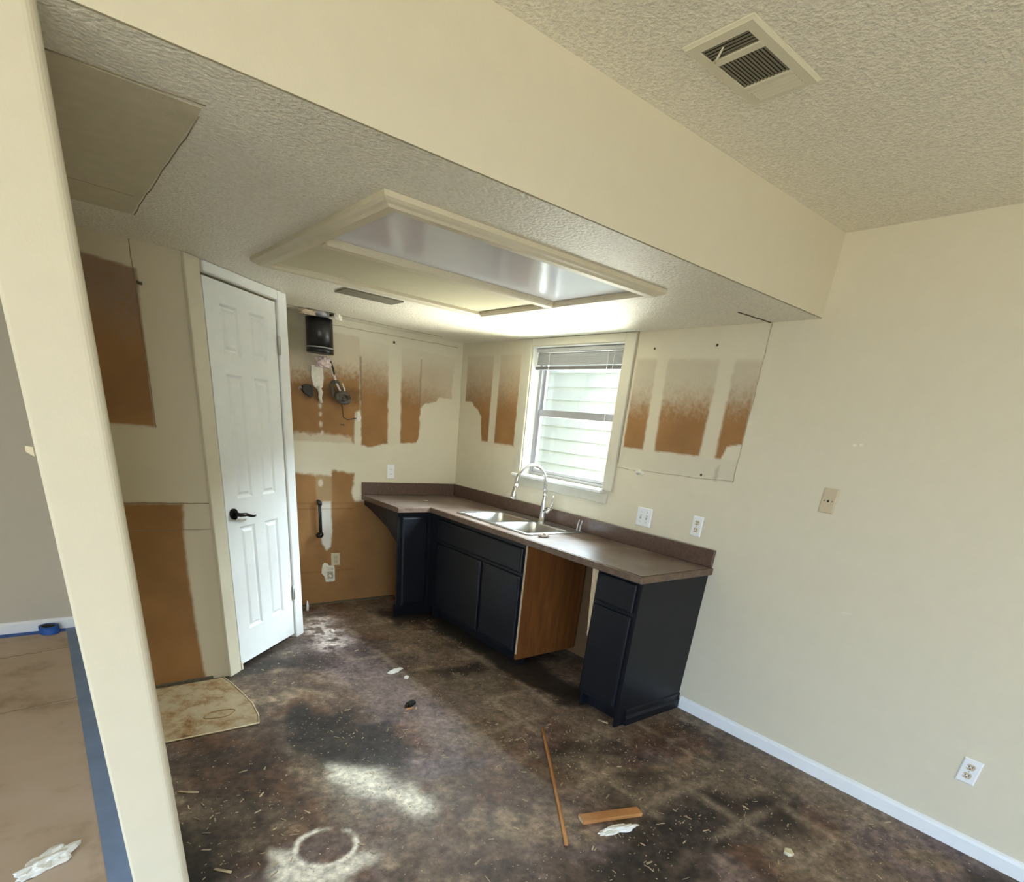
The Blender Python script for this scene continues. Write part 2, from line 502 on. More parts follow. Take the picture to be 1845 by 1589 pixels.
# ---- back wall: u = x, v = z
def col_back(x, z):
    rag = (fbm(x * 26, z * 26, 6) - .5) * .035
    fine = (fbm(x * 80, z * 80, 7, 3) - .5)
    c = np.broadcast_to(CREAM, x.shape + (3,)).copy()
    c *= (0.97 + .06 * fbm(x * 3, z * 3, 8))[..., None]
    # between corner and stove
    m = polym(x, z, [(-.925, 1.30), (-.86, 1.285), (-.80, 1.30), (-.70, 1.32), (-.66, 1.305), (-.57, 1.335), (-.42, 1.345), (-.395, 1.40), (-.395, 1.62), (-.34, 1.655), (-.25, 1.675), (-.22, 1.715), (-.09, 1.72), (-.07, 2.03), (-.925, 2.05)], .006, rag * .6)
    fade = 1 - sst(z + fine * .10 + rag * 1.5 - np.clip(-x - .4, 0, .6) * .10, 1.60, 1.95) * .72
    fade = np.where(x > -.395, np.maximum(.50, fade) * .80 * (1 - sst(x, -.30, -.08) * .35), fade)
    m = m * fade * (1 - sst(z + rag, 1.86, 2.04) * .75)
    m *= 1 - boxm(x, z, -.690, -.575, 1.25, 2.2, .008, rag * .4) * .93
    c = bare(c, m, x, z, 9)
    c = lerp(c, (.12, .085, .05), boxm(x, z, -.933, -.918, 1.62, 1.93, .006) * .7)
    c = lerp(c, (.20, .14, .07), boxm(x, z, -.402, -.392, 1.62, 1.98, .004) * .6)
    # behind the hood
    m = polym(x, z, [(-1.75, 1.30), (-.985, 1.31), (-.975, 1.53), (-.935, 1.56), (-.93, 2.06), (-1.75, 2.06)], .008, rag * .5)
    fade = 1 - sst(z + fine * .10 + rag * 2 + np.clip(-x - 1.15, 0, .5) * .22, 1.72, 1.90) * .72
    m = m * fade
    m *= 1 - boxm(x, z, -1.75, -1.0, 1.29, 1.36, .015, rag * 1.2) * .7
    c = bare(c, m, x, z, 10)
    c *= (1 - .35 * boxm(x, z, -1.36, -.94, 1.60, 1.70, .03, rag))[..., None]
    c = lerp(c, (.36, .33, .22), boxm(x, z, -1.75, -1.33, 1.90, 2.2, .05, rag) * .75)
    # below the cream band
    m = polym(x, z, [(-1.75, -.1), (.05, -.1), (.05, .86), (-.985, .86), (-1.01, .93), (-.99, 1.08), (-1.17, 1.10), (-1.18, 1.055), (-1.30, 1.06), (-1.75, 1.10)], .012, rag * .8 + fine * .01)
    c = bare(c, m, x, z, 11)
    # joint compound
    sm = polym(x, z, [(-1.295, .86), (-1.190, .86), (-1.188, .62), (-1.205, .49), (-1.24, .465), (-1.275, .52), (-1.290, .65)], .008, rag * .4)
    c = lerp(c, (.74, .72, .66), sm * .9)
    c = lerp(c, (.48, .37, .22), boxm(x, z, -1.31, -1.18, .86, 1.06, .01, rag * .3) * .5 * (1 - sm))
    for (a, d, rr) in ((-1.27, 1.00, .016), (-1.255, 1.43, .014), (-1.25, 1.50, .008), (-1.252, 1.56, .010), (-1.245, 1.37, .006)):
        c = lerp(c, (.72, .67, .56), sst(rr + rag * .6 - np.hypot(x - a, (z - d) * .7), -.008, .008) * .7)
    for zz in (.845, .80, .285):
        c *= (1 - .28 * boxm(x, z, -1.75, -1.0, zz - .004, zz + .004, .005))[..., None]
    return c
def Y0(x, z):
    return (x, np.zeros_like(x), z)
shell = MB().box(-1.75, .133, .003, .133, 0, HM)
wall_back = surface('wall_back', [(-1.75, 0.0, 0.0, HK + .02, .008, col_back, [])], Y0, M['wall'], shell)
tag(wall_back, 'back kitchen wall with bare brown drywall paper and cream paint')

# ---- alcove wall (left): u = x, v = z
def col_left(x, z):
    rag = (fbm(x * 30, z * 30, 12) - .5) * .03
    fine = (fbm(x * 80, z * 80, 13, 3) - .5)
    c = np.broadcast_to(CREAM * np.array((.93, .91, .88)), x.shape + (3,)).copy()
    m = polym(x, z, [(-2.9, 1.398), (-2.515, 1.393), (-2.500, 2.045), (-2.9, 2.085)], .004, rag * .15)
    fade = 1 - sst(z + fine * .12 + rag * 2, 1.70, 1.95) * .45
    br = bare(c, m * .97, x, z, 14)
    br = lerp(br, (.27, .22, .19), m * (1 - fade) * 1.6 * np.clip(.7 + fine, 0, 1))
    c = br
    m = polym(x, z, [(-2.9, -.1), (-2.430, -.1), (-2.440, .05), (-2.455, .4), (-2.455, .85), (-2.435, 1.028), (-2.9, 1.032)], .010, rag * .35)
    c = bare(c, m, x, z, 15)
    return c
def YWf(x, z):
    return (x, np.full_like(x, YW), z)
shell = MB().box(PXR - .02, DA.x, YW + .003, YW + .10, 0, HM)
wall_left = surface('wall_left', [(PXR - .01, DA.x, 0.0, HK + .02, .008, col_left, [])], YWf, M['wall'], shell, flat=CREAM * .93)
tag(wall_left, 'alcove wall left of the pantry door with brown bare panels')

# ---- plain walls
def boxwall(name, boxes, flat=CREAM, label=None, mat=None):
    mb = MB()
    for bx in boxes:
        mb.box(*bx)
    me = bpy.data.meshes.new(name)
    me.from_pydata(mb.v, [], mb.f)
    at = me.color_attributes.new('tint', 'FLOAT_COLOR', 'POINT')
    at.data.foreach_set('color', np.tile(np.append(np.asarray(flat, float), 1.0), len(mb.v)).astype('f'))
    me.materials.append(mat or M['wall'])
    o = bpy.data.objects.new(name, me)
    COL.objects.link(o)
    if label: o['label'] = label
    return struct(o)

# header over the kitchen opening
boxwall('wall_header', [(PXR, 0.0, YH, YH + .12, HK + .003, HM)], label='cream dropped header across the kitchen opening')
# end of the partition: bullnosed corner
mb = MB()
rr = .024
poly = [(PXL, YL), (PXL, YH + .006), (PXL + .006, YH)]
for k in range(7):
    a = -HP + HP * k / 6
    poly.append((PXR - rr + rr * math.cos(a), YH + rr + rr * math.sin(a)))
poly += [(PXR, YW), (PXR, YL)]
mb.prism(poly, HM, 'z', 0)
me_o = mb.build('wall_partition', M['wall'])
at = me_o.data.color_attributes.new('tint', 'FLOAT_COLOR', 'POINT')
at.data.foreach_set('color', np.tile(np.append(CREAM, 1.0), len(me_o.data.vertices)).astype('f'))
struct(me_o)
me_o['label'] = 'cream partition wall end with rounded corner'
# pantry walls
t_ = (DB - DA).normalized()
n_ = Vector((t_.y, -t_.x, 0))       # faces the kitchen
DANG = math.atan2(t_.y, t_.x)
DL = (DB - DA).length
pw = boxwall('wall_pantry', [(0, .10, .0, .10, 0, HM), (.738, DL, .0, .10, 0, HM), (.10, .738, .0, .10, 2.098, HM)], label='diagonal pantry wall around the white door')
pw.location = DA; pw.rotation_euler = (0, 0, DANG)
boxwall('wall_pantry_side', [(-1.79, -1.69, -.60, .0, 0, HM)], label='pantry side wall behind the door casing')
# left room and the room behind the camera
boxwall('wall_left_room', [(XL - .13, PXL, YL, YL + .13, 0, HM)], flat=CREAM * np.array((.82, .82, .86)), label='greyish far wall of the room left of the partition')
y0, y1, z0, z1 = SIDE_WIN
boxwall('wall_far_left', [(XL - .13, XL, YR - .13, y0, 0, HM), (XL - .13, XL, y1, YL, 0, HM), (XL - .13, XL, y0, y1, 0, z0), (XL - .13, XL, y0, y1, z1, HM)], label='outer wall of the left room')
x0, x1, z0, z1 = GLASS_DOOR
boxwall('wall_rear', [(XL, x0, YR - .13, YR, 0, HM), (x1, 0, YR - .13, YR, 0, HM), (x0, x1, YR - .13, YR, z1, HM)], label='wall behind the viewer with a glass door opening')

# ---- ceilings
CEILC = np.array((.76, .72, .61))
def col_ck(x, y):
    c = np.broadcast_to(CEILC, x.shape + (3,)).copy()
    c *= (0.97 + .06 * fbm(x * 4, y * 4, 3))[..., None]
    return c
def ZK(x, y):
    return (x, y, np.full_like(x, HK))
DX0, DX1, DY0, DY1 = -1.40, -1.17, -.22, -.01     # duct hole
shell = MB().box(PXL, .133, YH + .02, .133, HM, HM + .1)
ceiling_kitchen = surface('ceiling_kitchen', [(PXR, 0.0, YH + .0005, 0.0, .02, col_ck, [(DX0, DX1, DY0, DY1)])], ZK, M['ceil'], shell, flat=CEILC)
tag(ceiling_kitchen, 'low textured kitchen ceiling')
boxwall('ceiling_main', [(XL - .13, .133, YR - .13, YH + .02, HM, HM + .1), (XL - .13, PXL, YH + .02, YL + .13, HM, HM + .1)], flat=CEILC * 1.02, label='textured ceiling of the living room', mat=M['ceil'])

# ---- floor
def col_floor(x, y):
    wx = x + .30 * (fbm(x * 2, y * 2, 13, 4) - .5); wy = y + .30 * (fbm(x * 2 + 5, y * 2 + 8, 14, 4) - .5)
    a = fbm(wx * 2.0, wy * 2.0, 1, 6); b2 = fbm(wx * 5, wy * 5, 4, 6); d = fbm(x * 22, y * 22, 6, 4)
    c = np.broadcast_to(np.array((.094, .068, .050)), x.shape + (3,)).copy()
    c = lerp(c, (.125, .100, .100), sst(fbm(wx * 1.7 + 7, wy * 1.7 + 2, 2, 6), .46, .66) * .9)  # violet grey
    c = lerp(c, (.175, .138, .098), sst(b2, .50, .70) * .8)                    # beige dust
    c = lerp(c, (.085, .046, .024), sst(fbm(wx * 2.4 + 1, wy * 2.4 + 5, 12, 5), .54, .70) * .7)  # rusty
    c = lerp(c, (.022, .018, .015), sst(a, .50, .64) * .80)                   # dark adhesive
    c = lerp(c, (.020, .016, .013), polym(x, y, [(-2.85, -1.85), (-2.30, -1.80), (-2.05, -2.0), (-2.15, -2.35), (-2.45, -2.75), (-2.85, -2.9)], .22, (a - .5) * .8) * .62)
    c *= (0.70 + .62 * d)[..., None]
    # ghost of old square tiles, worn through the dust
    wob = (fbm(x * 5, y * 5, 10, 3) - .5) * .07
    tx = np.abs(((x + wob + .12) / .305) % 1 - .5); ty = np.abs(((y - wob) / .305) % 1 - .5)
    ln = np.maximum(sst(tx, .34, .5), sst(ty, .34, .5)) * sst(fbm(x * 4, y * 4, 11, 4), .42, .62)
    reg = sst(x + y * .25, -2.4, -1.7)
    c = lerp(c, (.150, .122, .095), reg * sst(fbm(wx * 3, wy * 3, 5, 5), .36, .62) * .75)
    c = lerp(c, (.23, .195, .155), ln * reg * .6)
    c *= (.72 + .56 * d)[..., None]
    # worn violet trail in front of the pantry door
    tr = polym(x, y, [(-1.70, -.55), (-1.30, -.30), (-1.30, -.80), (-1.38, -1.2), (-1.26, -1.75), (-1.28, -2.2), (-1.50, -2.3), (-1.68, -1.95), (-1.75, -1.2)], .18, (b2 - .5) * .5)
    c = lerp(c, (.17, .135, .135), tr * .6 * (.6 + .8 * d))
    tr = polym(x, y, [(-1.66, -.62), (-1.45, -.30), (-1.38, -.62), (-1.50, -.90), (-1.62, -.95)], .10, (b2 - .5) * .3)
    c = lerp(c, (.42, .39, .37), tr * sst(d, .35, .6) * .8)
    # tarry black stain with painted-in shade along the foot of the cabinets
    tar_shade = polym(x, y, [(-.95, -.30), (-.95, -.72), (-.72, -.78), (-.70, -2.45), (-.40, -2.45), (-.40, -.30)], .07, (b2 - .5) * .35)
    c = lerp(c, (.016, .013, .011), tar_shade * .85)
    c = .095 * (np.clip(c, .001, 1) / .095) ** 1.28
    # white powder: upper patch
    nn = (fbm(x * 7, y * 7, 8, 5) - .5)
    pw_ = polym(x, y, [(-2.13, -2.37), (-1.98, -2.47), (-1.99, -2.60), (-1.90, -2.68), (-1.87, -2.76), (-1.92, -2.86), (-1.99, -2.86), (-2.03, -2.74), (-2.09, -2.60), (-2.17, -2.42)], .065, nn * .10)
    c = lerp(c, (.86, .83, .68), pw_ * .95)
    pw_ = polym(x, y, [(-2.27, -2.45), (-2.02, -2.40), (-1.85, -2.75), (-1.95, -3.0), (-2.18, -2.90)], .17, nn * .3)
    c = lerp(c, (.26, .235, .195), pw_ * .45)
    # ring of powder
    cx, cy = -2.368, -2.840
    q = np.hypot((x - cx) / 1.12, (y - cy) / .98) + nn * .03
    rg = 1 - sst(np.abs(q - .105), .002, .016)
    c = lerp(c, (.10, .08, .07), (1 - sst(q, .06, .10)) * .5)
    c = lerp(c, (.68, .65, .55), rg * sst(fbm(x * 9, y * 9, 7, 3), .12, .40) * .9)
    pw_ = polym(x, y, [(-2.55, -2.77), (-2.49, -2.80), (-2.47, -2.90), (-2.40, -2.965), (-2.30, -2.955), (-2.26, -2.97), (-2.42, -3.03), (-2.60, -2.95)], .040, nn * .12)
    c = lerp(c, (.66, .63, .53), pw_ * .80)
    c = c * (1 + .55 * (fbm(x * 38, y * 38, 15, 2) - .5))[..., None]
    return c * np.array((1.16, 1.13, 1.13))
def Z0(x, y):
    return (x, y, np.zeros_like(x))
shell = MB().box(XL - .13, .133, YR - .13, YL + .13, -.12, -.002)
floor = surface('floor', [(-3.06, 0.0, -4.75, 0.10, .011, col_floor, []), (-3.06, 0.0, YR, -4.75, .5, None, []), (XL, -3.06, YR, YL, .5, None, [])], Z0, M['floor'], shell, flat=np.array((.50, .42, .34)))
tag(floor, 'dark stained kitchen floor with adhesive residue and white powder')
ext = MB().box(-40, 40, -40, 40, -.30, -.20).build('ground', M['ground'])
struct(ext); ext['label'] = 'grass outside the house'

# ---- paint ridges, gaps and cracks left on walls and ceiling
def ridge(name, parent, pts, w, mat, off):
    """thin ribbon of caulk along pts (3-D), square section"""
    return MB().tube([Vector(p) + Vector(off) for p in pts], w, 4).build(name, mat, parent)
ox = (-.0005, 0, 0)
def jit(a, b2, n, amp, sd, ax):
    rnd = random.Random(sd); out = []
    for i in range(n + 1):
        p = Vector(a).lerp(Vector(b2), i / n)
        j = rnd.uniform(-amp, amp)
        p[ax] += j
        out.append(p)
    return out
ridge('paint_ridge', wall_right, jit((0, -2.757, 1.39), (0, -2.757, HK), 16, .003, 1, 1), .0026, M['crack'], ox)
ridge('paint_ridge', wall_right, jit((0, -1.915, 1.372), (0, -2.76, 1.392), 16, .004, 2, 2), .0024, M['crack'], ox)
ridge('paint_ridge', wall_right, jit((0, -1.914, 1.40), (0, -1.914, HK), 10, .002, 3, 1), .003, M['crack'], ox)
MB().tube(jit((0, -2.07, 1.374), (0, -2.14, 1.372), 4, .012, 4, 2), [.006, .014, .016, .012, .004], 6).build('paint_blob', M['plaster'], wall_right)
for (yy, zz) in ((-2.05, 2.055), (-2.47, 2.06), (-2.55, 1.405)):
    MB().tube([(.001, yy, zz), (-.003, yy, zz)], .007, 8).build('nail_hole', M['crackdark'], wall_right)
for (yy, zz, ww) in ((-3.315, 1.628, .012), (-3.345, 1.632, .010)):
    MB().prism([(yy - ww, zz), (yy, zz + .006), (yy + ww, zz + .002), (yy, zz - .007)], -.0015, 'x', 0).build('paint_chip', M['plaster'], wall_right)
MB().prism([(-3.50, .874), (-3.515, .881), (-3.545, .883), (-3.548, .877), (-3.52, .873)], -.0008, 'x', 0).build('scuff_mark', plain('pale_scuff', (.72, .68, .60), .8), wall_right)
ridge('crack', wall_left, jit((-2.512, YW, 1.39), (-2.512, YW, HK), 12, .003, 5, 0), .0024, M['crackfine'], (0, -.0005, 0))
ridge('crack', wall_left, jit((-2.85, YW, 1.034), (-2.315, YW, 1.026), 12, .002, 6, 2), .003, M['crackfine'], (0, -.0005, 0))
ridge('crack', wall_left, jit((-2.85, YW, .895), (-2.315, YW, .892), 12, .002, 7, 2), .0016, M['crackfine'], (0, -.0005, 0))
MB().tube([(-2.505, YW + .001, 1.995), (-2.497, YW - .004, 1.99), (-2.485, YW - .003, 1.99)], .006, 6).build('nail_hole', M['crackdark'], wall_left)
MB().box(PXR, -2.40, YW - .012, YW - .001, .001, .022).build('floor_gap', M['crackdark'], wall_left)
MB().box(-1.69, -.62, -.012, -.001, .001, .014).build('floor_gap', M['crackdark'], wall_back)
ridge('paint_ridge', wall_back, jit((-1.15, 0, 2.105), (-.05, 0, 2.115), 16, .003, 8, 2), .003, M['crack'], (0, -.0005, 0))
MB().tube([(-.645, .001, 2.065), (-.645, -.004, 2.065)], .010, 8).build('nail_hole', M['crackdark'], wall_back)
MB().box(-1.095, -1.065, -.003, .001, 1.435, 1.445).build('nail_hole', M['crackdark'], wall_back)
zc = HK - .0005
ridge('crack', ceiling_kitchen, jit((-.27, -2.73, zc), (-.002, -2.75, zc), 6, .002, 9, 1), .004, M['crackdark'], (0, 0, 0))
ridge('crack', ceiling_kitchen, jit((PXR, -2.775, zc), (-2.552, -2.79, zc), 8, .003, 10, 1), .0016, M['crackfine'], (0, 0, 0))
ridge('crack', ceiling_kitchen, jit((-2.552, -2.72, zc), (-2.548, -1.60, zc), 14, .003, 11, 0), .0016, M['crackfine'], (0, 0, 0))
ridge('crack', ceiling_kitchen, jit((PXR, -1.885, zc), (-2.58, -1.865, zc), 8, .004, 12, 1), .0016, M['crackfine'], (0, 0, 0))
ridge('paint_ridge', ceiling_kitchen, jit((-1.66, -.20, zc), (-.30, -.14, zc), 12, .004, 13, 1), .0030, M['crack'], (0, 0, 0))
MB().box(PXR, -2.556, -2.770, -1.60, HK - .0010, HK + .001).build('smooth_ceiling_patch', plain('smooth_ceiling_patch_paint', (.56, .50, .36), .7, var=.05, scale=20, bmp=.12, bscale=90), ceiling_kitchen)

# ---- baseboards
mb = MB().prism([(0, 0), (-.014, 0), (-.014, .060), (-.010, .072), (-.004, .078), (0, .080)], -4.80, 'y', -2.77)
bb = mb.build('baseboard_right', M['base']); struct(bb); bb['label'] = 'white baseboard along the right wall'
mb = MB().prism([(YL, 0), (YL - .014, 0), (YL - .014, .062), (YL - .006, .078), (YL, .080)], XL - PXL, 'x', PXL)
bb = mb.build('baseboard_left', M['base']); struct(bb); bb['label'] = 'white baseboard below the far wall of the left room'

# ------------------------------------------------------------------ pantry door (local: x along the wall, y into the pantry, z up)
def on_diag(o):
    o.location = DA
    o.rotation_euler = (0, 0, DANG)
door = on = bpy.data.objects.new('door_1', None)
COL.objects.link(door); on_diag(door); struct(door)
door['label'] = 'white six-panel pantry door with black lever handle'
MB().box(-.008, .082, -.018, -.0005, 0, HK - .002, .003).build('casing', M['trim'], door)['label'] = 'cream left casing'
MB().box(.738, .832, -.018, -.0005, 0, HK - .002, .004).build('casing', M['white'], door)
MB().box(.1205, .7375, -.018, -.0005, 2.100, HK - .002, .004).build('head_casing', M['white'], door)
MB().box(.0825, .100, -.012, .06, 0, HK - .002).build('jamb', M['trim'], door)
MB().box(.1005, .1195, -.017, -.0005, 0, .05, .003).build('plinth_block', M['trim'], door)
slab = MB()
S0, S1 = .118, .728
yb, yf = .030, -.004
# stiles, rails and mullion around six recessed panels
pans = []
for (a, b2) in ((.232, .372), (.476, .614)):
    for (z0, z1) in ((.235, .870), (1.030, 1.670), (1.765, 1.990)):
        pans.append((a, b2, z0, z1))
xs = [S0, .232, .372, .476, .614, S1]
zs = [.030, .235, .870, 1.030, 1.670, 1.765, 1.990, 2.086]
for i in range(5):
    for j in range(7):
        hole = i in (1, 3) and j in (1, 3, 5)
        if not hole:
            slab.box(xs[i], xs[i + 1], yf, yb, zs[j], zs[j + 1])
slab_o = slab.build('door_slab', M['white'], door)
for (a, b2, z0, z1) in pans:
    pm = MB()
    def ring(i, y):
        return [(a + i, y, z0 + i), (b2 - i, y, z0 + i), (b2 - i, y, z1 - i), (a + i, y, z1 - i)]
    pm.loft([ring(0, yf), ring(.012, yf + .010), ring(.020, yf + .010), ring(.034, yf + .002)], cap0=False, cap1=True, smooth=False)
    pm.build('door_panel', M['white'], slab_o)
lev = MB()
lev.tube([(.178, yf, .950), (.178, yf - .012, .950)], .031, 20)
lev_o = lev.build('lever_rose', M['darkmetal'], slab_o)
MB().tube([(.178, yf - .010, .950), (.178, yf - .045, .950), (.190, yf - .052, .950), (.225, yf - .052, .948), (.262, yf - .050, .936), (.30, yf - .046, .928), (.325, yf - .044, .930)],
          [.012, .011, .011, .010, .009, .007, .005], 10).build('lever_handle', M['darkmetal'], slab_o)
for zz in (.29, 1.815):
    MB().tube([(.733, -.014, zz), (.733, -.014, zz + .10)], .007, 10).box(.722, .744, -.0195, -.0165, zz + .004, zz + .096).build('hinge', M['brass'], door)
MB().box(.1005, .7375, .062, .09, 0, 2.098).build('dark_gap', M['ventdark'], door)

# ------------------------------------------------------------------ window
win = bpy.data.objects.new('window_1', None); COL.objects.link(win); win.location = (0, -1.375, 1.22); struct(win)
win['label'] = 'white framed double-hung window above the sink'
def W(mb, name, mat):
    return local(win, mb).build(name, mat, win)
W(MB().box(-.016, -.0005, WY1 + .002, -.838, WZ0 - .002, HK - .002, .003), 'casing', M['casing'])
W(MB().box(-.016, -.0005, -1.908, WY0 - .002, WZ0 - .002, HK - .002, .003), 'casing', M['casing'])
W(MB().box(-.016, -.0005, WY0 - .001, WY1 + .001, WZ1 + .001, HK - .002, .003), 'head_casing', M['casing'])
W(MB().box(-.040, .130, WY0 - .010, -.855, WZ0 - .022, WZ0 - .002, .004), 'sill', M['white'])
W(MB().box(-.013, -.0005, -1.875, -.870, WZ0 - .085, WZ0 - .024, .003), 'apron', M['casing'])
W(MB().box(.0, .130, WY1 - .008, WY1 - .0005, WZ0, WZ1).box(.0, .130, WY0 + .0005, WY0 + .008, WZ0, WZ1).box(.0, .130, WY0 + .008, WY1 - .008, WZ1 - .008, WZ1 - .0005), 'jamb', M['white'])
fr_ = MB()
yA, yB = WY0 + .009, WY1 - .009
fr_.box(.078, .128, yA, yA + .028, WZ0, WZ1 - .009).box(.078, .128, yB - .028, yB, WZ0, WZ1 - .009)
fr_.box(.078, .128, yA + .028, yB - .028, WZ0, WZ0 + .022).box(.078, .128, yA + .028, yB - .028, WZ1 - .03, WZ1 - .009)
W(fr_, 'frame', M['alu'])
for nm, xx, z0, z1 in (('lower_sash', .086, WZ0 + .023, 1.690), ('upper_sash', .107, 1.652, WZ1 - .031)):
    a, b2 = yA + .029, yB - .029
    s = MB()
    s.box(xx, xx + .018, a, a + .020, z0, z1).box(xx, xx + .018, b2 - .020, b2, z0, z1)
    s.box(xx, xx + .018, a + .02, b2 - .02, z0, z0 + .022).box(xx, xx + .018, a + .02, b2 - .02, z1 - .046, z1)
    so = W(s, nm, M['alu'])
    g = MB().box(xx + .007, xx + .011, a + .0205, b2 - .0205, z0 + .0225, z1 - .0465)
    go = local(win, g).build('pane', M['glass'], so)

# mini blind drawn up
bl = thing('window_blind', (.042, -1.375, 1.95), 'grey white mini blind drawn up at the top of the kitchen window', 'blind')
a, b2 = WY0 + .016, WY1 - .016
local(bl, h := MB().box(.022, .062, a, b2, 2.064, 2.089, .003)); h.build('headrail', M['blind'], bl)
me0 = None
for k in range(9):
    zz = 1.988 + k * .0085
    if me0 is None:
        s = MB().prism([(-.0085, -.0070), (0, .0006), (.0085, .0066), (.0078, .0074), (-.0006, .0014), (-.0092, -.0062)], (b2 - a), 'y', a - bl.location.y)
        so = s.build('slat', M['blind'], bl); me0 = so.data
    else:
        so = bpy.data.objects.new('slat', me0); COL.objects.link(so); so.parent = bl
    so.location = (0, 0, zz - bl.location.z)
h = MB().box(.028, .056, a - .002, b2 + .006, 1.952, 1.976, .004); local(bl, h).build('bottom_rail', M['blinddark'], bl)
for yy in (-1.09, -1.66):
    h = MB().tube([(.026, yy, 1.955), (.026, yy, 2.066)], .0018, 6); local(bl, h).build('ladder_cord', M['cord'], bl)
h = MB().tube([(.022, -1.715, 2.066), (.020, -1.716, 1.7), (.020, -1.712, 1.33)], .0016, 6); local(bl, h).build('pull_cord', M['cord'], bl)

# neighbour's house outside
nb = thing('neighbour_house', (2.3, -1.0, -.2), 'white lap-sided house wall seen through the kitchen window', 'house')
h = MB().box(2.33, 2.6, -9, 5, -.2, 2.75); local(nb, h).build('sheathing', M['siding'], nb)
me0 = None
for k in range(19):
    if me0 is None:
        s = MB().prism([(.03, 0), (-.014, 0), (-.014, .006), (.03, .165)], 14.0, 'y', -8.0)
        so = s.build('siding_board', M['siding'], nb); me0 = so.data
    else:
        so = bpy.data.objects.new('siding_board', me0); COL.objects.link(so); so.parent = nb
    so.location = (0, 0, k * .15)

# ------------------------------------------------------------------ cabinets
CY = -2.763                 # counter end
FX = -.600                  # cabinet face
def raised(mb_parent, name, face, u0, u1, z0, z1, d, mat=None):
    """door or drawer front: slab with a bevelled lip and a raised field; face 'x' looks to -x, 'y' looks to -y"""
    mb = MB()
    def P(u, w, z):
        return (d - w, u, z) if face == 'x' else (u, d - w, z)
    def ring(i, w):
        return [P(u0 + i, w, z0 + i), P(u1 - i, w, z0 + i), P(u1 - i, w, z1 - i), P(u0 + i, w, z1 - i)]
    mb.loft([ring(0, .0005), ring(0, .011), ring(.004, .016), ring(.014, .019)], smooth=False)
    return local(mb_parent, mb).build(name, mat or M['navy'], mb_parent)

cc = thing('corner_cabinet', (-.75, -.55, 0), 'dark navy corner cabinet front below the short end of the countertop', 'cabinet')
h = MB().box(-.900, -.6005, -.600, -.580, .10, .874); local(cc, h).build('face_frame', M['navy'], cc)
h = MB().prism([(0, .873), (0, .832), (-.10, .815), (-.42, .725), (-.579, .640), (-.579, .873)], .018, 'x', -.900); local(cc, h).build('apron', M['navy'], cc)
raised(cc, 'door', 'y', -.866, -.640, .125, .835, -.600)
h = MB().box(-.880, -.520, -.520, -.500, 0, .10); local(cc, h).build('toe_kick', M['navy'], cc)

sk = thing('sink_cabinet', (-.40, -1.2, 0), 'dark navy sink cabinet with two doors and an orange plywood side', 'cabinet')
h = MB().box(-.600, -.580, -1.790, -.580, .10, .874).box(-.58, -.02, -1.774, -.66, .10, .118); local(sk, h).build('face_frame', M['navy'], sk)
h = MB().box(-.590, -.022, -1.796, -1.7745, .055, .870); local(sk, h).build('side_panel', M['wood'], sk)['label'] = 'orange stained plywood side facing the dishwasher gap'
h = MB().box(-.602, -.591, -1.7965, -1.7905, .10, .872); local(sk, h).build('panel_edge', M['rawedge'], sk)
h = MB().box(-.58, -.03, -.655, -.640, .0, .87); local(sk, h).build('back_side_panel', M['navy'], sk)
raised(sk, 'drawer_front', 'x', -1.772, -.720, .672, .838, FX)
raised(sk, 'door', 'x', -1.322, -.720, .118, .650, FX)
raised(sk, 'door', 'x', -1.772, -1.352, .118, .650, FX)
h = MB().box(-.520, -.500, -1.790, -.525, 0, .10); local(sk, h).build('toe_kick', M['navy'], sk)

ec = thing('end_cabinet', (-.30, -2.59, 0), 'narrow dark navy base cabinet with one drawer at the countertop end', 'cabinet')
h = MB().box(-.600, -.004, -2.750, -2.732, .0, .874); local(ec, h).build('end_panel', M['navy'], ec)
h = MB().box(-.600, -.580, -2.7315, -2.430, .10, .874).box(-.58, -.02, -2.448, -2.430, .0, .874); local(ec, h).build('face_frame', M['navy'], ec)
raised(ec, 'drawer_front', 'x', -2.722, -2.446, .695, .855, FX)
raised(ec, 'door', 'x', -2.722, -2.446, .125, .672, FX)
h = MB().box(-.520, -.500, -2.7315, -2.432, 0, .0995); local(ec, h).build('toe_kick', M['navy'], ec)
h = MB().prism([(-2.7505, .001), (-2.7705, .001), (-2.7705, .045), (-2.764, .056), (-2.7585, .060), (-2.7585, .092), (-2.7505, .098)], .525, 'x', -.530); local(ec, h).build('base_moulding', M['navy'], ec)
h = MB().prism([(-2.384, .872), (-2.4295, .872), (-2.4295, .50), (-2.421, .46), (-2.412, .55), (-2.402, .66), (-2.392, .78)], -.016, 'x', -.584); local(ec, h).build('filler_strip', M['rawedge'], ec)['label'] = 'torn cream filler strip beside the dishwasher gap'

# ------------------------------------------------------------------ countertop
ct = thing('countertop', (-.32, -1.4, .876), 'L-shaped brown laminate countertop with backsplash', 'countertop')
Z_0, Z_1 = .876, .914
SX0, SX1, SY0, SY1 = -.548, -.052, -1.728, -.912     # sink cut-out
h = MB()
h.box(-.926, -.636, -.632, -.001, Z_0, Z_1)
h.box(-.636, -.001, SY1, -.001, Z_0, Z_1)
h.box(-.632, SX0, SY0, SY1, Z_0, Z_1).box(SX1, -.001, SY0, SY1, Z_0, Z_1)
h.box(-.632, -.001, CY + .003, SY0, Z_0, Z_1)
local(ct, h).build('worktop', M['lam'], ct)
h = MB().box(-.645, -.6325, CY, -.6445, Z_0 - .002, Z_1 - .0015, .003); local(ct, h).build('front_edge', M['lamedge'], ct)
h = MB().box(-.926, -.6330, -.645, -.6325, Z_0 - .002, Z_1 - .0015, .003); local(ct, h).build('front_edge', M['lamedge'], ct)
